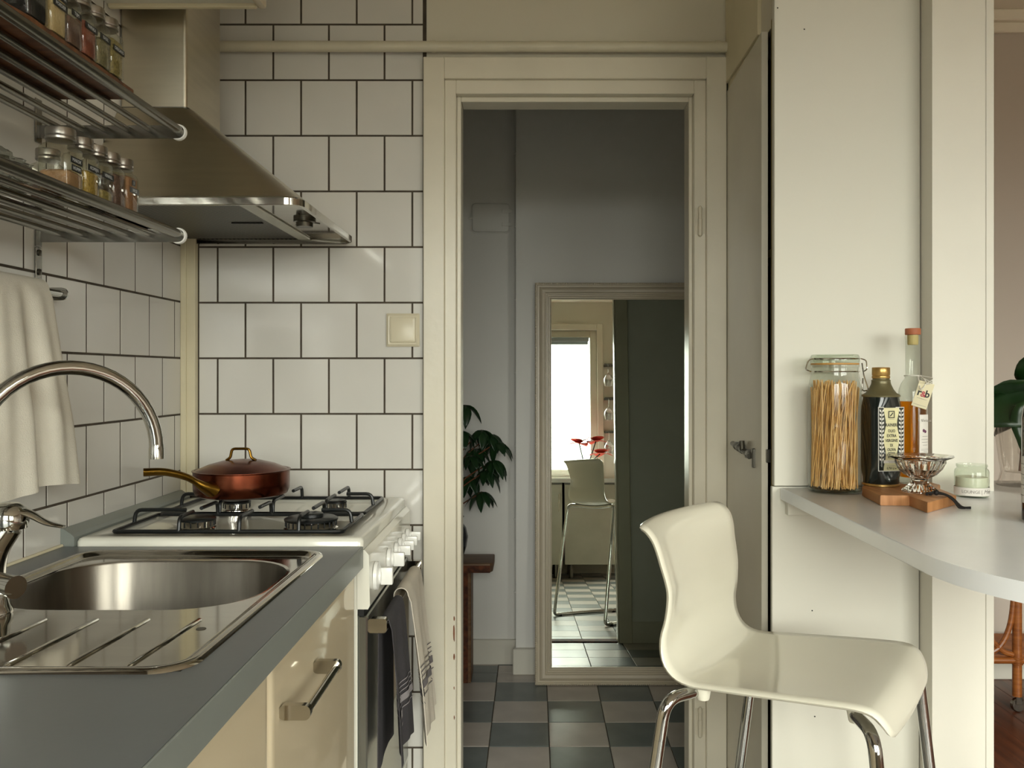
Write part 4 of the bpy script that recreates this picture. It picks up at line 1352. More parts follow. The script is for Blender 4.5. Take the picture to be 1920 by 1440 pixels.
for j, (i, k) in enumerate(ring_i):
    m_ = grid[i][k] - nor[i][k] * sgn * TK * 0.5
    pa, pb = grid[ring_i[j - 1][0]][ring_i[j - 1][1]], grid[ring_i[(j + 1) % nring][0]][ring_i[(j + 1) % nring][1]]
    tg = (pb - pa).normalized()
    out = tg.cross(nor[i][k]).normalized()
    inner = grid[min(max(i, 3), NR - 4)][min(max(k, 3), NV - 3)]
    if out.dot(grid[i][k] - inner) < 0:
        out = -out
    rim.append(bm.verts.new(m_ + out * 0.0034))
for j in range(nring):
    j2 = (j + 1) % nring
    (i0, k0), (i1, k1) = ring_i[j], ring_i[j2]
    bm.faces.new((top_v[i0][k0], top_v[i1][k1], rim[j2], rim[j]))
    bm.faces.new((bot_v[i0][k0], rim[j], rim[j2], bot_v[i1][k1]))
obj('seat_shell', bm, 'shell_plastic', stool, 75)
rt = 0.0105
for u0, u1, w0, zt, wt_, nm in ((0.030, -0.065, 0.232, 0.686, 0.255, 'rear'), (0.352, 0.420, 0.185, 0.686, 0.225, 'front')):
    zc = 0.684 if nm == 'rear' else 0.682
    uc = u0 + (0.03 if nm == 'rear' else -0.05)
    pts = [sp(uc, -w0 + 0.085, zc), sp(u0, -w0, zc), sp(u1, -wt_, 0.030)] if False else None
    obj('cross_tube', tube(B(), bend([sp(u0 + (u1 - u0) * 0.1, -w0 - 0.003, zc - 0.068), sp(u0, -w0, zc), sp(uc, -w0 + 0.08, zc - 0.003), sp(uc, -0.05, zc - 0.010), sp(uc, 0.05, zc - 0.010), sp(uc, w0 - 0.08, zc - 0.003), sp(u0, w0, zc), sp(u0 + (u1 - u0) * 0.1, w0 + 0.003, zc - 0.068)], 0.035, 6), rt, 14), 'chrome', stool)
    for s in (-1, 1):
        inw = 0.05 if nm == 'rear' else -0.05
        obj('leg', tube(B(), bend([sp(u0 + (u1 - u0) * 0.1, s * (w0 + 0.003), zc - 0.068), sp(u1, s * wt_, 0.0115), sp(u1 + inw, s * wt_, 0.0115)], 0.045, 6), rt, 14), 'chrome', stool)
        lug = sp(uc + 0.006, s * (w0 - 0.075), 0)
        obj('lug', lathe(B(), [(0.010, zc - 0.016), (0.011, zc - 0.014), (0.0145, zc + 0.004), (0.0155, zc + 0.0085)], lug, 18), 'shell_plastic', stool)
for s in (-1, 1):
    obj('runner', tube(B(), [sp(-0.015, s * 0.255, 0.0115), sp(0.370, s * 0.225, 0.0115)], rt, 14), 'chrome', stool)
    for u, v in ((-0.02, 0.2554), (0.375, 0.2246)):
        obj('foot_pad', lathe(B(), [(0.012, 0.0), (0.013, 0.002), (0.013, 0.010)], sp(u, s * v, 0), 14), 'rubber_black', stool)
obj('footrest', tube(B(), [sp(0.398, -0.214, 0.21), sp(0.398, 0.214, 0.21)], 0.009, 12), 'chrome', stool)

# ---------------------------------------------------------------- things on the bar
# swing-top jar of spaghetti
jc = Vector((0.637, 1.836, ZB))
jar = thing('pasta_jar', 'tall clip-top glass jar full of spaghetti on the bar', 'jar', jc)
r = 0.0545
obj('glass_body', lathe(B(), [(r * 0.90, 0.0005), (r * 0.98, 0.003), (r, 0.010), (r, 0.205), (r * 0.985, 0.222), (r * 0.92, 0.240), (r * 0.88, 0.250), (r * 0.88, 0.262), (r * 0.91, 0.264), (r * 0.91, 0.268), (r * 0.84, 0.268)], jc, 40, True, False), 'glass_clear', jar)
obj('base_disc', lathe(B(), [(r * 0.93, 0.004), (r * 0.95, 0.006), (r * 0.9, 0.008)], jc, 40), 'glass_green', jar)
obj('seal', lathe(B(), [(r * 0.86, 0.2685), (r * 0.90, 0.2685), (r * 0.90, 0.2715), (r * 0.86, 0.2715)], jc, 40, False, False), 'rubber_seal', jar)
obj('lid', lathe(B(), [(r * 0.91, 0.272), (r * 0.92, 0.276), (r * 0.91, 0.284), (r * 0.88, 0.288), (r * 0.86, 0.2895), (r * 0.70, 0.2895), (r * 0.66, 0.287)], jc, 40), 'glass_green', jar)
bm = B()
for z, rr2 in ((0.254, r * 0.91), (0.281, r * 0.94)):
    tube(bm, [jc + Vector((rr2 * math.cos(a), rr2 * math.sin(a), z)) for a in [2 * PI * i / 32 for i in range(32)]], 0.0013, 6, closed=True)
for s in (-1, 1):
    e = jc + Vector((s * r * 0.93, -0.012, 0))
    tube(bm, bend([e + Vector((0, 0, 0.281)), e + Vector((s * 0.010, -0.004, 0.278)), e + Vector((s * 0.018 if s < 0 else s * 0.010, -0.008, 0.258)), e + Vector((s * 0.004, -0.002, 0.254))], 0.006, 4), 0.0014, 6)
e = jc + Vector((r * 0.93, -0.008, 0))
tube(bm, bend([e + Vector((0, -0.01, 0.272)), e + Vector((0.004, -0.010, 0.245)), e + Vector((0.014, -0.010, 0.215)), e + Vector((0.001, -0.010, 0.213)), e + Vector((0.002, -0.010, 0.24))], 0.005, 4), 0.0014, 6)
obj('wire_bail', bm, 'steel', jar)
rnd = random.Random(11)
bm = B()
for i in range(240):
    a, q = rnd.uniform(0, 2 * PI), math.sqrt(rnd.random()) * (r - 0.006)
    tw_ = rnd.gauss(0.5, 0.45)
    if rnd.random() < 0.25:
        tw_ = rnd.uniform(1.5, 3.0)
    p0 = Vector((q * math.cos(a), q * math.sin(a), 0.009 + rnd.uniform(0, 0.004)))
    q1 = min(r - 0.006, q * rnd.uniform(0.9, 1.1) + 0.003)
    p1 = Vector((q1 * math.cos(a + tw_), q1 * math.sin(a + tw_), rnd.uniform(0.215, 0.237)))
    if p1.z > 0.222:
        p1.x *= 0.88; p1.y *= 0.88
    mid_ = (p0 + p1) / 2 * 1.0
    tube(bm, [jc + p0, jc + Vector((mid_.x * 1.02, mid_.y * 1.02, mid_.z)), jc + p1], 0.00115, 5)
for i in range(26):
    a, q = rnd.uniform(0, 2 * PI), rnd.uniform(0.01, r - 0.010)
    d = rnd.uniform(0, 2 * PI)
    p0 = Vector((q * math.cos(a), q * math.sin(a), 0.010 + rnd.uniform(0, 0.012)))
    p1 = p0 + Vector((0.02 * math.cos(d), 0.02 * math.sin(d), rnd.uniform(0, 0.01)))
    if p1.xy.length > r - 0.007:
        p1.xy = p1.xy.normalized() * (r - 0.007)
    tube(bm, [jc + p0, jc + p1], 0.00115, 5)
tag(obj('spaghetti', bm, 'pasta', None, 0), 'bundle of dry spaghetti standing inside the clip-top jar', 'pasta', None, 'stuff')
# cutting board with a cord
ZBD = ZB + 0.0195
poly = [(0.706, 1.842), (0.669, 1.768), (0.655, 1.640), (0.710, 1.640), (0.702, 1.548), (0.802, 1.648), (0.813, 1.755), (0.843, 1.800), (0.843, 1.842)]
cb = thing('cutting_board', 'small wooden cutting board under the oil bottles on the bar', 'cutting board', (0.74, 1.72, ZB))
obj('board', prism(B(), poly, ZB + 0.0004, ZBD, 0.002), 'wood_light', cb, 30)
c = Vector((0.747, 1.640, ZBD))
cord = catmull([c + Vector(v) for v in ((0, 0, -0.006), (-0.004, 0.0, 0.004), (0.010, -0.008, 0.005), (0.024, -0.018, 0.0035), (0.034, -0.026, -0.006), (0.040, -0.034, -0.0172), (0.048, -0.040, -0.0172))], 5)
bm = tube(B(), cord, 0.0022, 8)
cord2 = catmull([c + Vector(v) for v in ((0, 0.002, -0.006), (0.006, -0.002, 0.006), (0.020, -0.010, 0.005), (0.034, -0.020, -0.002), (0.046, -0.032, -0.0168), (0.060, -0.038, -0.0172))], 5)
tube(bm, cord2, 0.0022, 8)
t = B()
bmesh.ops.create_icosphere(t, subdivisions=2, radius=0.0048)
join(bm, t, Matrix.Translation(c + Vector((0.010, -0.008, 0.006))))
obj('hanging_cord', bm, 'cord_black', cb)
# dark olive oil tin
oc = Vector((0.717, 1.792, ZBD + 0.0004))
can = thing('olive_oil_tin', 'black olive oil tin with gold label and gold screw cap', 'oil tin', oc)
ca = math.radians(8)


def cl(z, h, r_):
    return [oc + Matrix.Rotation(ca, 3, 'Z') @ Vector((p[0], p[1], z)) for p in rr(0, 0, h, h, r_, 6)]


obj('body', loft(B(), [cl(0.001, 0.0335, 0.033), cl(0.004, 0.035, 0.0345), cl(0.016, 0.035, 0.0345), cl(0.030, 0.0338, 0.022), cl(0.040, 0.0332, 0.018), cl(0.150, 0.0332, 0.018), cl(0.162, 0.0338, 0.022), cl(0.178, 0.035, 0.0345), cl(0.183, 0.035, 0.0345)]), 'can_dark', can, 40)
obj('bottom_seam', lathe(B(), [(0.0355, 0.0), (0.037, 0.001), (0.037, 0.004), (0.036, 0.005)], oc, 36), 'gold', can)
obj('shoulder', lathe(B(), [(0.037, 0.182), (0.0375, 0.185), (0.036, 0.187), (0.030, 0.190), (0.024, 0.198), (0.0195, 0.208), (0.0185, 0.213), (0.019, 0.216), (0.0165, 0.218), (0.0165, 0.224)], oc, 36), 'can_olive', can)
bm = lathe(B(), [(0.0172, 0.220), (0.0178, 0.221), (0.0178, 0.2245), (0.0168, 0.226), (0.0178, 0.2275), (0.0178, 0.241), (0.0168, 0.2425), (0.005, 0.243)], oc, 40)
obj('screw_cap', bm, 'gold', can)
cm = frame(oc + Matrix.Rotation(ca, 3, 'Z') @ Vector((0.003, -0.0333, 0.097)), Matrix.Rotation(ca, 3, 'Z') @ Vector((1, 0, 0)), (0, 0, 1))
LW, LH = 0.056, 0.130
lab = obj('label', patch(B(), cm, LW, LH, z=0.0004), 'label_white', can, 0)
obj('label_field', patch(B(), cm, LW - 0.0025, LH - 0.0025, z=0.0008), 'can_dark', lab, 0)
bm = B()
pts = []
for i in range(21):
    y = -LH / 2 + 0.0016 + (LH - 0.0032) * i / 20
    w = 0.0145 + 0.0024 * math.cos(i / 20 * PI * 4)
    pts.append((w, y))
lv_, rv_ = [bm.verts.new(cm @ Vector((-w, y, 0.0012))) for w, y in pts], [bm.verts.new(cm @ Vector((w, y, 0.0012))) for w, y in pts]
for i in range(20):
    bm.faces.new((lv_[i], rv_[i], rv_[i + 1], lv_[i + 1]))
obj('gold_panel', bm, 'label_gold', lab, 0)
bm = B()                                       # olive branch ornaments
for s in (-1, 1):
    for i in range(13):
        y = -0.044 + i * 0.0082
        for d in (-1, 1):
            c0 = Vector((s * 0.0210 + d * 0.0010, y, 0.0013))
            tip = c0 + Vector((d * 0.0038, 0.0062, 0))
            nrm = Vector((-(tip - c0).y, (tip - c0).x, 0)) * 0.28
            mid2 = (c0 + tip) / 2
            bm.faces.new([bm.verts.new(cm @ p) for p in (c0, mid2 - nrm, tip, mid2 + nrm)])
    patch(bm, cm, 0.0008, 0.112, z=0.0012, cx=s * 0.0210, th=0)
obj('olive_branch', bm, 'label_white', lab, 0)
for s, y, sz in (('RAINERI', 0.0285, 0.0088), ('OLIO', 0.0165, 0.0082), ('EXTRA', 0.0068, 0.0082), ('VERGINE', -0.0030, 0.0082), ('DI', -0.0125, 0.0075), ('OLIVA', -0.0215, 0.0082), ('0,750 Lt e', -0.0590, 0.0062)):
    obj('lettering', text_bm(s, sz, cm @ Matrix.Translation((0, y, 0.0016)), bold=0.0002, sx=0.82), 'print_black', lab, 0, recalc=False)
bm = B()
for w, h_, y in ((0.0135, 0.0145, 0.0500),):
    for (a, b, c_, d) in ((-w / 2, -w / 2 + 0.0018, -h_ / 2, h_ / 2), (w / 2 - 0.0018, w / 2, -h_ / 2, h_ / 2), (-w / 2, w / 2, h_ / 2 - 0.0018, h_ / 2), (-w / 2, w / 2, -h_ / 2, -h_ / 2 + 0.0018)):
        bm.faces.new([bm.verts.new(cm @ Vector(p)) for p in ((a, y + c_, 0.0016), (b, y + c_, 0.0016), (b, y + d, 0.0016), (a, y + d, 0.0016))])
tube(bm, [cm @ Vector(p) for p in ((-0.003, 0.0465, 0.0015), (0.0005, 0.050, 0.0015), (0.003, 0.0535, 0.0015))], 0.0009, 6)
obj('emblem', bm, 'print_black', lab, 0)
bm = patch(B(), cm, 0.0150, 0.0120, z=0.0015, cy=-0.0325)
stp = obj('stamp', bm, 'print_black', lab, 0)
bm = join(B(), text_bm('100%', 0.0048, cm @ Matrix.Translation((0, -0.0296, 0.0018))))
for k in range(3):
    patch(bm, cm, 0.0125, 0.0008, z=0.0018, cy=-0.0338 - k * 0.0018, th=0)
obj('stamp_print', bm, 'label_gold', stp, 0, recalc=False)
bm = patch(B(), cm, 0.0330, 0.0060, z=0.0014, cy=-0.0455)
obj('white_band', bm, 'label_white', lab, 0)
bm = B()
for y, w in ((-0.0445, 0.016), (-0.0468, 0.012), (0.0405, 0.0125), (-0.0540, 0.020)):
    patch(bm, cm, w, 0.0008, z=0.0017, cy=y, th=0)
obj('small_print', bm, 'print_grey', lab, 0)
# amber oil bottle with tag
bc = Vector((0.795, 1.820, ZBD + 0.0004))
bt = thing('oil_bottle', 'slim glass bottle of amber oil with cork stopper and paper tag', 'bottle', bc)
rb = 0.0285
obj('glass_body', lathe(B(), [(rb * 0.9, 0), (rb, 0.004), (rb, 0.185), (rb * 0.96, 0.198), (rb * 0.80, 0.210), (rb * 0.60, 0.218), (0.0155, 0.222), (0.0172, 0.2235), (0.0145, 0.226), (0.0145, 0.300), (0.0152, 0.301), (0.0152, 0.3105), (0.0115, 0.3105)], bc, 32, True, False), 'glass_clear', bt)
obj('oil', lathe(B(), [(rb * 0.88, 0.014), (rb * 0.93, 0.018), (rb * 0.93, 0.172), (rb * 0.3, 0.1725)], bc, 32), 'oil_amber', bt, label='amber oil')
cp = obj('stopper', lathe(B(), [(0.0148, 0.311), (0.0155, 0.312), (0.0155, 0.323), (0.0145, 0.3245), (0.003, 0.3245)], bc, 28), 'cork', bt)
obj('cork', lathe(B(), [(0.0095, 0.290), (0.0108, 0.292), (0.0110, 0.3108)], bc, 24), 'cork_pale', cp)
bmx = frame(bc + Vector((0, -rb, 0)), (1, 0, 0), (0, 0, 1))
lab2 = obj('label', patch(B(), frame(bc + Vector((0, -rb, 0.100)), (1, 0, 0), (0, 0, 1)), 0.030, 0.090, R=rb, n=8, z=0.0006, cx=0.016), 'label_white', bt, 40)
bm = text_bm('Oliviera', 0.0085, frame(bc + Vector((0, -rb - 0.0012, 0.133)), (1, 0, 0), (0, 0, 1)) @ Matrix.Translation((0.012, 0, 0)), R=rb * 1.05, shear=0.3)
for k, w in enumerate((0.016, 0.020, 0.018, 0.014)):
    patch(bm, frame(bc + Vector((0, -rb, 0.100 - k * 0.006)), (1, 0, 0), (0, 0, 1)), w, 0.0008, R=rb, n=4, z=0.0012, cx=0.015, th=0)
for k in range(5):
    patch(bm, frame(bc + Vector((0, -rb, 0.074 - k * 0.0025)), (1, 0, 0), (0, 0, 1)), 0.024 if k != 2 else 0.012, 0.0005, R=rb, n=4, z=0.0012, cx=0.016, th=0)
obj('lettering', bm, 'print_grey', lab2, 0, recalc=False)
bm = B()
for x, z, q in ((0.010, 0.112, 0.0035), (0.014, 0.110, 0.0033)):
    a = x / rb
    t = B()
    bmesh.ops.create_icosphere(t, subdivisions=2, radius=q)
    join(bm, t, Matrix.Translation(bc + Vector((rb * 1.02 * math.sin(a), -rb * 1.02 * math.cos(a), z))) @ Matrix.Diagonal((1, 0.25, 1, 1)))
obj('olive_print', bm, 'print_plum', lab2)
tm = frame(bc + Vector((0.006, -0.034, 0.186)), Vector((0.93, -0.1, -0.30)), Vector((0.30, -0.05, 0.95)))
tgm = obj('paper_tag', patch(B(), tm, 0.031, 0.054, z=0.0), 'paper_tag', bt, 0)
for s, x in (('r', -0.0085), ('b', 0.0080)):
    obj('lettering', text_bm(s, 0.020, tm @ Matrix.Translation((x, 0.003, 0.0006)), bold=0.0005), 'print_black', tgm, 0, recalc=False)
bm = text_bm('&', 0.017, tm @ Matrix.Translation((0.0, 0.001, 0.0009)), bold=0.0002)
obj('lettering', bm, 'print_red', tgm, 0, recalc=False)
bm = B()
for y, w in ((-0.0065, 0.020), (-0.020, 0.026), (0.0, 0.004)):
    patch(bm, tm, w, 0.0006, z=0.0006, cy=y - 0.002, th=0)
obj('small_print', bm, 'print_grey', tgm, 0)
hole = tm @ Vector((-0.002, 0.022, 0.0))
bm = B()
tube(bm, [bc + Vector((0.0165 * math.cos(a), 0.0165 * math.sin(a), 0.2255)) for a in [2 * PI * i / 20 for i in range(20)]], 0.0012, 6, closed=True)
for o1, o2 in ((Vector((-0.006, -0.012, 0.008)), Vector((-0.012, -0.006, -0.01))), (Vector((0.012, -0.008, 0.012)), Vector((0.010, -0.004, 0.004)))):
    tube(bm, catmull([bc + Vector((0.008, -0.0145, 0.2255)), hole + o1, hole + Vector((0, 0, 0.001)), hole + o2, bc + Vector((0.004, -0.016, 0.2245))], 6), 0.0011, 6)
obj('string', bm, 'string_white', bt)
# cut-glass footed bowl
gc = Vector((0.752, 1.690, ZBD + 0.0004))
bowl = thing('glass_bowl', 'small footed cut-glass bowl on the cutting board', 'bowl', gc)
bm = B()
seg = 48
prof = [(0.031, 0.0), (0.0325, 0.003), (0.028, 0.007), (0.018, 0.016), (0.0145, 0.022), (0.017, 0.027), (0.028, 0.033), (0.040, 0.045), (0.046, 0.058), (0.047, 0.063), (0.058, 0.068), (0.062, 0.0705), (0.057, 0.0705), (0.044, 0.066), (0.042, 0.058), (0.036, 0.046), (0.024, 0.037), (0.004, 0.034)]
loops = []
for k, (r0, z) in enumerate(prof):
    l = []
    for i in range(seg):
        a = 2 * PI * i / seg
        f = 1.0
        if z < 0.012:
            f += 0.03 * (1 if i % 2 else -1)
        elif 0.030 < z < 0.063 and k < 10:
            f += 0.035 * math.sin(a * 12 + z * 180) + 0.02 * (1 if i % 2 else -1)
        elif k in (10, 11, 12):
            f += 0.035 * math.cos(a * 8)
        l.append(gc + Vector((r0 * f * math.cos(a), r0 * f * math.sin(a), z)))
    loops.append(l)
loft(bm, loops)
obj('cut_glass', bm, 'real_glass', bowl, 15)
# candle jar
kc = Vector((0.891, 1.766, ZB))
kj = thing('candle_jar', 'short clear candle jar with white paper band on the bar', 'candle', kc)
rk = 0.0325
obj('glass_body', lathe(B(), [(rk * 0.93, 0.0005), (rk, 0.004), (rk, 0.050), (rk * 0.96, 0.055), (rk * 0.86, 0.058), (rk * 0.86, 0.060), (rk * 0.90, 0.062), (rk * 0.90, 0.066), (rk * 0.82, 0.066)], kc, 36, True, False), 'glass_green', kj)
obj('wax', lathe(B(), [(rk * 0.88, 0.004), (rk * 0.92, 0.007), (rk * 0.92, 0.040), (rk * 0.7, 0.041)], kc, 36), 'wax', kj)
lb = obj('paper_band', patch(B(), frame(kc + Vector((0, -rk, 0.0125)), (1, 0, 0), (0, 0, 1)), 2 * PI * rk * 0.98, 0.016, R=rk, n=40, z=0.0005), 'label_white', kj, 40)
kf = frame(kc + Vector((0, -rk - 0.0009, 0.0125)), (1, 0, 0), (0, 0, 1))
bm = text_bm('LOUNGE |', 0.0095, kf @ Matrix.Translation((0, 0, 0)), R=rk * 1.02)
bm2 = text_bm('Menu', 0.012, kf, R=rk * 1.02, shear=0.4)
bm.free(); bm2.free()


def curved(s, size, xoff, R, base, shear=0.0, z=0.0):
    t = text_bm(s, size, Matrix.Identity(4), shear=shear)
    for v in t.verts:
        a = (v.co.x + xoff) / R
        v.co = Vector((R * math.sin(a), -R * math.cos(a), v.co.y + z)) + base
    return t


bm = curved('LOUNGE', 0.0088, -0.017, rk + 0.0009, kc, 0, 0.0125)
join(bm, curved('|', 0.011, 0.004, rk + 0.0009, kc, 0, 0.0125))
join(bm, curved('Menu', 0.012, 0.021, rk + 0.0009, kc, 0.4, 0.0125))
obj('lettering', bm, 'print_grey', lb, 0, recalc=False)
# wine bottle at the edge of the bar
wc = Vector((0.858, 1.452, ZB))
wn = thing('wine_bottle', 'dark wine bottle with white label standing on the bar', 'bottle', wc)
rw = 0.0370
obj('glass_body', lathe(B(), [(rw * 0.9, 0.0), (rw, 0.004), (rw, 0.175), (rw * 0.96, 0.190), (rw * 0.75, 0.208), (0.0165, 0.224), (0.0145, 0.235), (0.0145, 0.285), (0.0158, 0.286), (0.0158, 0.298), (0.010, 0.299)], wc, 36), 'wine_dark', wn)
lb = obj('label', patch(B(), frame(wc + Vector((0, -rw, 0.072)), (1, 0, 0), (0, 0, 1)), 0.17, 0.078, R=rw, n=30, z=0.0005), 'label_white', wn, 40)
bm = B()
for k in range(10):
    patch(bm, frame(wc + Vector((0, -rw, 0.098 - k * 0.0058)), (1, 0, 0), (0, 0, 1)), 0.15 - 0.03 * (k % 3), 0.0011, R=rw, n=20, z=0.0010, th=0)
obj('small_print', bm, 'print_grey', lb, 0)
# cut-glass vase with a leafy branch
vc = Vector((1.085, 1.94, ZB))
va = thing('glass_vase', 'cut-glass vase standing on the far end of the bar', 'vase', vc)
bm = B()
loops = []
for r0, z in ((0.044, 0), (0.046, 0.004), (0.040, 0.012), (0.036, 0.03), (0.040, 0.06), (0.045, 0.10), (0.050, 0.14), (0.058, 0.178), (0.060, 0.182), (0.056, 0.182), (0.043, 0.14), (0.034, 0.06), (0.028, 0.03), (0.004, 0.028)):
    loops.append([vc + Vector((r0 * (1 + 0.05 * (i % 2)) * math.cos(2 * PI * i / 32), r0 * (1 + 0.05 * (i % 2)) * math.sin(2 * PI * i / 32), z)) for i in range(32)])
loft(bm, loops)
obj('cut_glass', bm, 'glass_cut', va, 15)
br = thing('leafy_branch', 'branch with large dark green leaves standing in the glass vase', 'plant', vc + Vector((0, 0, 0.03)))
tip = vc + Vector((0.004, -0.012, 0.245))
sb = B()
tube(sb, catmull([vc + Vector((0.004, 0.004, 0.032)), vc + Vector((0.008, -0.01, 0.13)), vc + Vector((0.014, -0.045, 0.20)), vc + Vector((0.020, -0.045, 0.26))], 5), 0.0035, 8)
obj('stem', sb, 'stem_brown', br)


def big_leaf(L, W):
    bm = B()
    n = 10
    rows = []
    for i in range(n + 1):
        t = i / n
        w = W * (math.sin(PI * t ** 0.62) ** 0.75) if 0 < t < 1 else 0.001
        rows.append([bm.verts.new((s * w, L * t - 0.02 * abs(s) * (1 - t), -0.22 * L * t * t - 0.10 * w * abs(s) + 0.004 * math.sin(t * 14) * abs(s))) for s in (-1, -0.66, -0.33, 0, 0.33, 0.66, 1)])
    for a, b in zip(rows, rows[1:]):
        for i in range(6):
            bm.faces.new((a[i], a[i + 1], b[i + 1], b[i]))
    bmesh.ops.recalc_face_normals(bm, faces=bm.faces)
    bmesh.ops.solidify(bm, geom=list(bm.faces), thickness=0.0008)
    me = bpy.data.meshes.new('leaf')
    bm.to_mesh(me)
    bm.free()
    for p in me.polygons:
        p.use_smooth = True
    me.materials.append(M['leaf_green'])
    return me


bl = big_leaf(0.135, 0.052)
for (lx, ly, lz, rx, ry, rz, s_) in ((1.082, 1.868, 1.205, -1.35, 0.0, 3.0, 1.0), (1.090, 1.885, 1.215, -0.35, -0.9, 1.75, 1.0), (1.095, 1.90, 1.235, 0.1, 0.8, 1.2, 0.85), (1.10, 1.89, 1.235, -0.5, 0.6, -1.5, 1.0), (1.105, 1.90, 1.25, 0.5, 0.3, -2.4, 0.95), (1.10, 1.90, 1.26, 0.9, 0.0, 2.7, 0.85), (1.10, 1.93, 1.22, -0.6, 0.0, 0.4, 0.9), (1.105, 1.87, 1.21, -1.1, 0.2, -2.6, 1.0)):
    o = bpy.data.objects.new('leaf', bl)
    COL.objects.link(o)
    o.parent = br
    o.location = Vector((lx, ly, lz - 0.045)) - wm(br).to_translation()
    o.rotation_euler = (rx, ry, rz)
    o.scale = (s_, s_, s_)

# ---------------------------------------------------------------- dining room: rattan trolley
tx, ty = 1.765, 3.17
tr = thing('rattan_trolley', 'rattan serving trolley on small casters by the dining room wall', 'trolley', (tx + 0.3, ty + 0.14, 0))
for x, y in ((tx, ty), (tx + 0.62, ty), (tx, ty + 0.28), (tx + 0.62, ty + 0.28)):
    lg = obj('leg', tube(B(), [(x, y, 0.055), (x, y, 0.74)], 0.0165, 14), 'rattan', tr)
    bm = join(B(), lathe(B(), [(0.006, -0.009), (0.022, -0.009), (0.025, -0.006), (0.025, 0.006), (0.022, 0.009), (0.006, 0.009)], (0, 0, 0), 20), Matrix.Translation((x, y - 0.004, 0.025)) @ Matrix.Rotation(PI / 2, 4, 'X'))
    cw = obj('caster', bm, 'steel_tube', lg)
    obj('caster_fork', box(B(), (x - 0.012, y - 0.016, 0.028), (x + 0.012, y - 0.0135, 0.056), 0.001), 'steel_tube', lg, 0)
for z in (0.185, 0.70):
    bm = B()
    for a, b in (((tx - 0.17, ty, z), (tx + 0.62, ty, z)), ((tx, ty + 0.28, z), (tx + 0.62, ty + 0.28, z)), ((tx, ty, z), (tx, ty + 0.28, z)), ((tx + 0.62, ty, z), (tx + 0.62, ty + 0.28, z))):
        tube(bm, [a, b], 0.0125, 12)
    tube(bm, [(tx - 0.17, ty, z), (tx - 0.17, ty + 0.28, z)], 0.0125, 12)
    tube(bm, [(tx - 0.17, ty + 0.28, z), (tx, ty + 0.28, z)], 0.0125, 12)
    obj('shelf_frame', bm, 'rattan', tr)
    bm = B()
    for i in range(24):
        y = ty + 0.008 + i * 0.0115
        tube(bm, [(tx - 0.16, y, z + 0.012), (tx + 0.61, y, z + 0.012)], 0.0045, 6)
    obj('shelf_canes', bm, 'rattan', tr, kind='stuff')
for y in (ty - 0.0, ty + 0.28):
    bm = tube(B(), catmull([(tx - 0.006, y, 0.60), (tx - 0.012, y, 0.42), (tx - 0.03, y, 0.30), (tx - 0.075, y, 0.225), (tx - 0.15, y, 0.205)], 6), 0.010, 10)
    obj('curved_brace', bm, 'rattan', tr)
    bm = tube(B(), catmull([(tx - 0.165, y, 0.69), (tx - 0.155, y, 0.42), (tx - 0.12, y, 0.30), (tx - 0.06, y, 0.225), (tx - 0.016, y, 0.205)], 6), 0.010, 10)
    obj('curved_brace', bm, 'rattan', tr)
bm = B()
for z in (0.185,):
    for q in range(5):
        tube(bm, [(tx + 0.018 * math.cos(a), ty + 0.018 * math.sin(a), z - 0.012 + q * 0.006) for a in [2 * PI * i / 16 for i in range(16)]], 0.0022, 6, closed=True)
obj('binding', bm, 'rattan', tr)

# ---------------------------------------------------------------- rear of the kitchen (seen in the mirror)
rc = thing('rear_counter', 'white counter top under the kitchen window', 'worktop', (0.1, -1.3, 0.86))
obj('slab', box(B(), (-0.34, YR + 0.001, 0.862), (1.02, -0.995, 0.90), 0.003), 'bar_top', rc, 0)
gaps = [(-0.335, 0.265), (0.285, 0.875)]
for i, (a, b) in enumerate(gaps):
    c = thing('rear_cabinet', ['white cabinet on legs left of the dark gap, under the window counter', 'white cabinet on legs right of the dark gap, under the window counter'][1 - i], 'cabinet', ((a + b) / 2, -1.3, 0), 'white cabinets under the window counter')
    obj('carcass', box(B(), (a, YR + 0.02, 0.13), (b, -1.022, 0.8615)), 'cabinet_side', c, 0)
    d = obj('door', box(B(), (a + 0.002, -1.0215, 0.125), (b - 0.002, -1.002, 0.845), 0.002), 'cabinet_white', c, 0)
    hx_ = b - 0.03 if i == 0 else a + 0.52
    obj('handle', tube(B(), [(hx_, -0.985, 0.60), (hx_, -0.985, 0.76)], 0.005, 10), 'steel', d)
    for x in (a + 0.06, b - 0.06):
        for y in (-1.08, -1.5):
            obj('leg', lathe(B(), [(0.024, 0), (0.024, 0.006), (0.018, 0.01), (0.018, 0.1305)], (x, y, 0), 16), 'steel_dark', c)
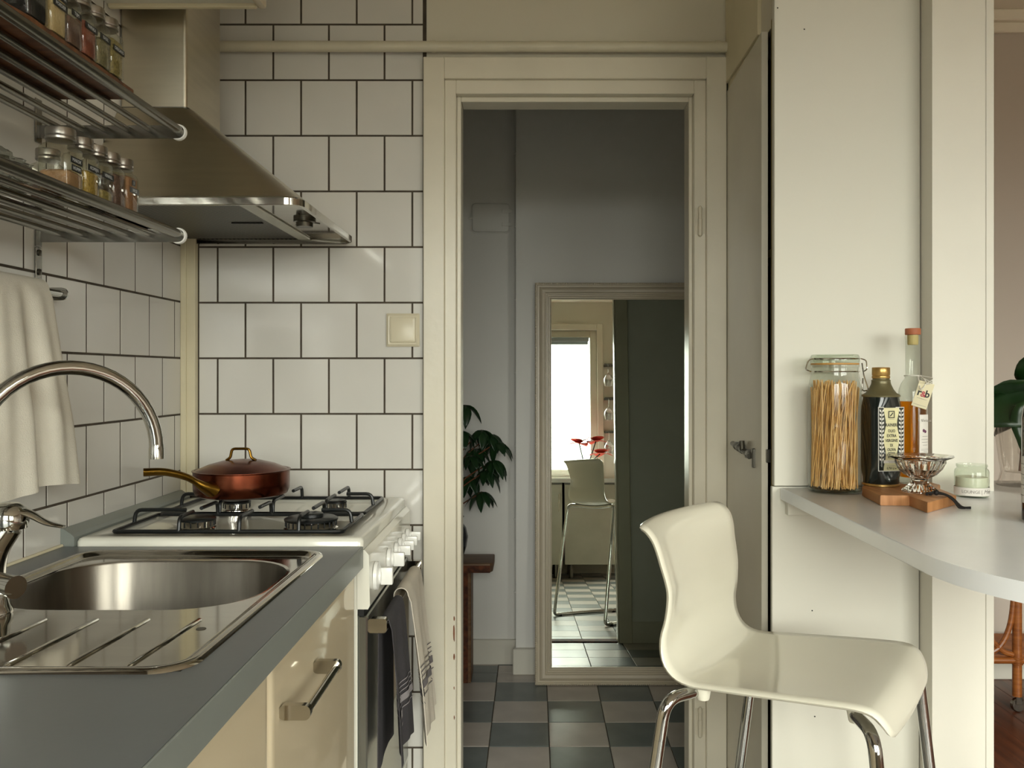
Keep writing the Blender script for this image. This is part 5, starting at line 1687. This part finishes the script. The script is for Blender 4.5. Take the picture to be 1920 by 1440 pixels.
# wine glass rack beside the window
for k, z in enumerate((2.035, 1.700, 1.370)):
    rk_ = thing('glass_rack', ['top metal rack rail for hanging wine glasses beside the window', 'middle metal rack rail for hanging wine glasses beside the window', 'bottom metal rack rail for hanging wine glasses beside the window'][k], 'rack', (0.78, YR, z), 'rack rails by the window')
    bm = B()
    for x in (0.732, 0.758):
        tube(bm, [(x, YR + 0.019, z), (x, YR + 0.14, z)], 0.003, 8)
    tube(bm, [(0.700, YR + 0.14, z), (0.85, YR + 0.14, z)], 0.004, 8)
    obj('rail', bm, 'steel_tube', rk_)
    obj('mount', box(B(), (0.705, YR + 0.0005, z - 0.012), (0.85, YR + 0.0195, z + 0.012), 0.001), 'steel_tube', rk_, 0)
    gc_ = Vector((0.745, YR + 0.075, z))
    wg = thing('wine_glass', ['clear wine glass hanging upside down from the top rack rail', 'clear wine glass hanging upside down from the middle rack rail', 'clear wine glass hanging upside down from the bottom rack rail'][k], 'wine glass', gc_ + Vector((0, 0, -0.215)), 'wine glasses hanging by the window')
    obj('foot', lathe(B(), [(0.036, 0.0045), (0.036, 0.006), (0.012, 0.0085), (0.003, 0.0085)], gc_, 24), 'glass_rack', wg)
    obj('stem', lathe(B(), [(0.005, 0.0045), (0.0035, -0.01), (0.0035, -0.075), (0.006, -0.085)], gc_, 12), 'glass_rack', wg)
    obj('cup', lathe(B(), [(0.006, -0.085), (0.032, -0.105), (0.050, -0.140), (0.051, -0.165), (0.041, -0.215), (0.0395, -0.215), (0.049, -0.165), (0.048, -0.141), (0.031, -0.108), (0.003, -0.090)], gc_, 24), 'glass_rack', wg)
# red amaryllis in a vase on the rear counter
for q, (ax, az, lbl) in enumerate(((0.45, 0.30, 'tall red amaryllis bloom in a glass vase on the window counter'),)):
    ac = Vector((0.50, -1.32, 0.9004))
    am = thing('amaryllis', lbl, 'flower', ac)
    obj('vase', lathe(B(), [(0.045, 0), (0.05, 0.005), (0.04, 0.06), (0.05, 0.16), (0.046, 0.16), (0.036, 0.06), (0.03, 0.01)], ac, 24), 'glass_cut', am)
    pet = leaf_mesh('petal', 0.125, 0.062, 0.05, 'petal_red', fold=0.1)
    for hx_, hz_ in ((-0.06, 0.34), (0.10, 0.36), (0.14, 0.24)):
        c = ac + Vector((hx_, 0, hz_))
        obj('stem', tube(B(), catmull([ac + Vector((0, 0, 0.008)), ac + Vector((hx_ * 0.3, 0, 0.15)), c], 5), 0.006, 8), 'leaf_green', am)
        for i in range(6):
            o = bpy.data.objects.new('petal', pet)
            COL.objects.link(o)
            o.parent = am
            o.location = c - ac
            o.rotation_euler = (0.7 if i % 2 else 0.2, 0, PI / 3 * i + hx_ * 7)
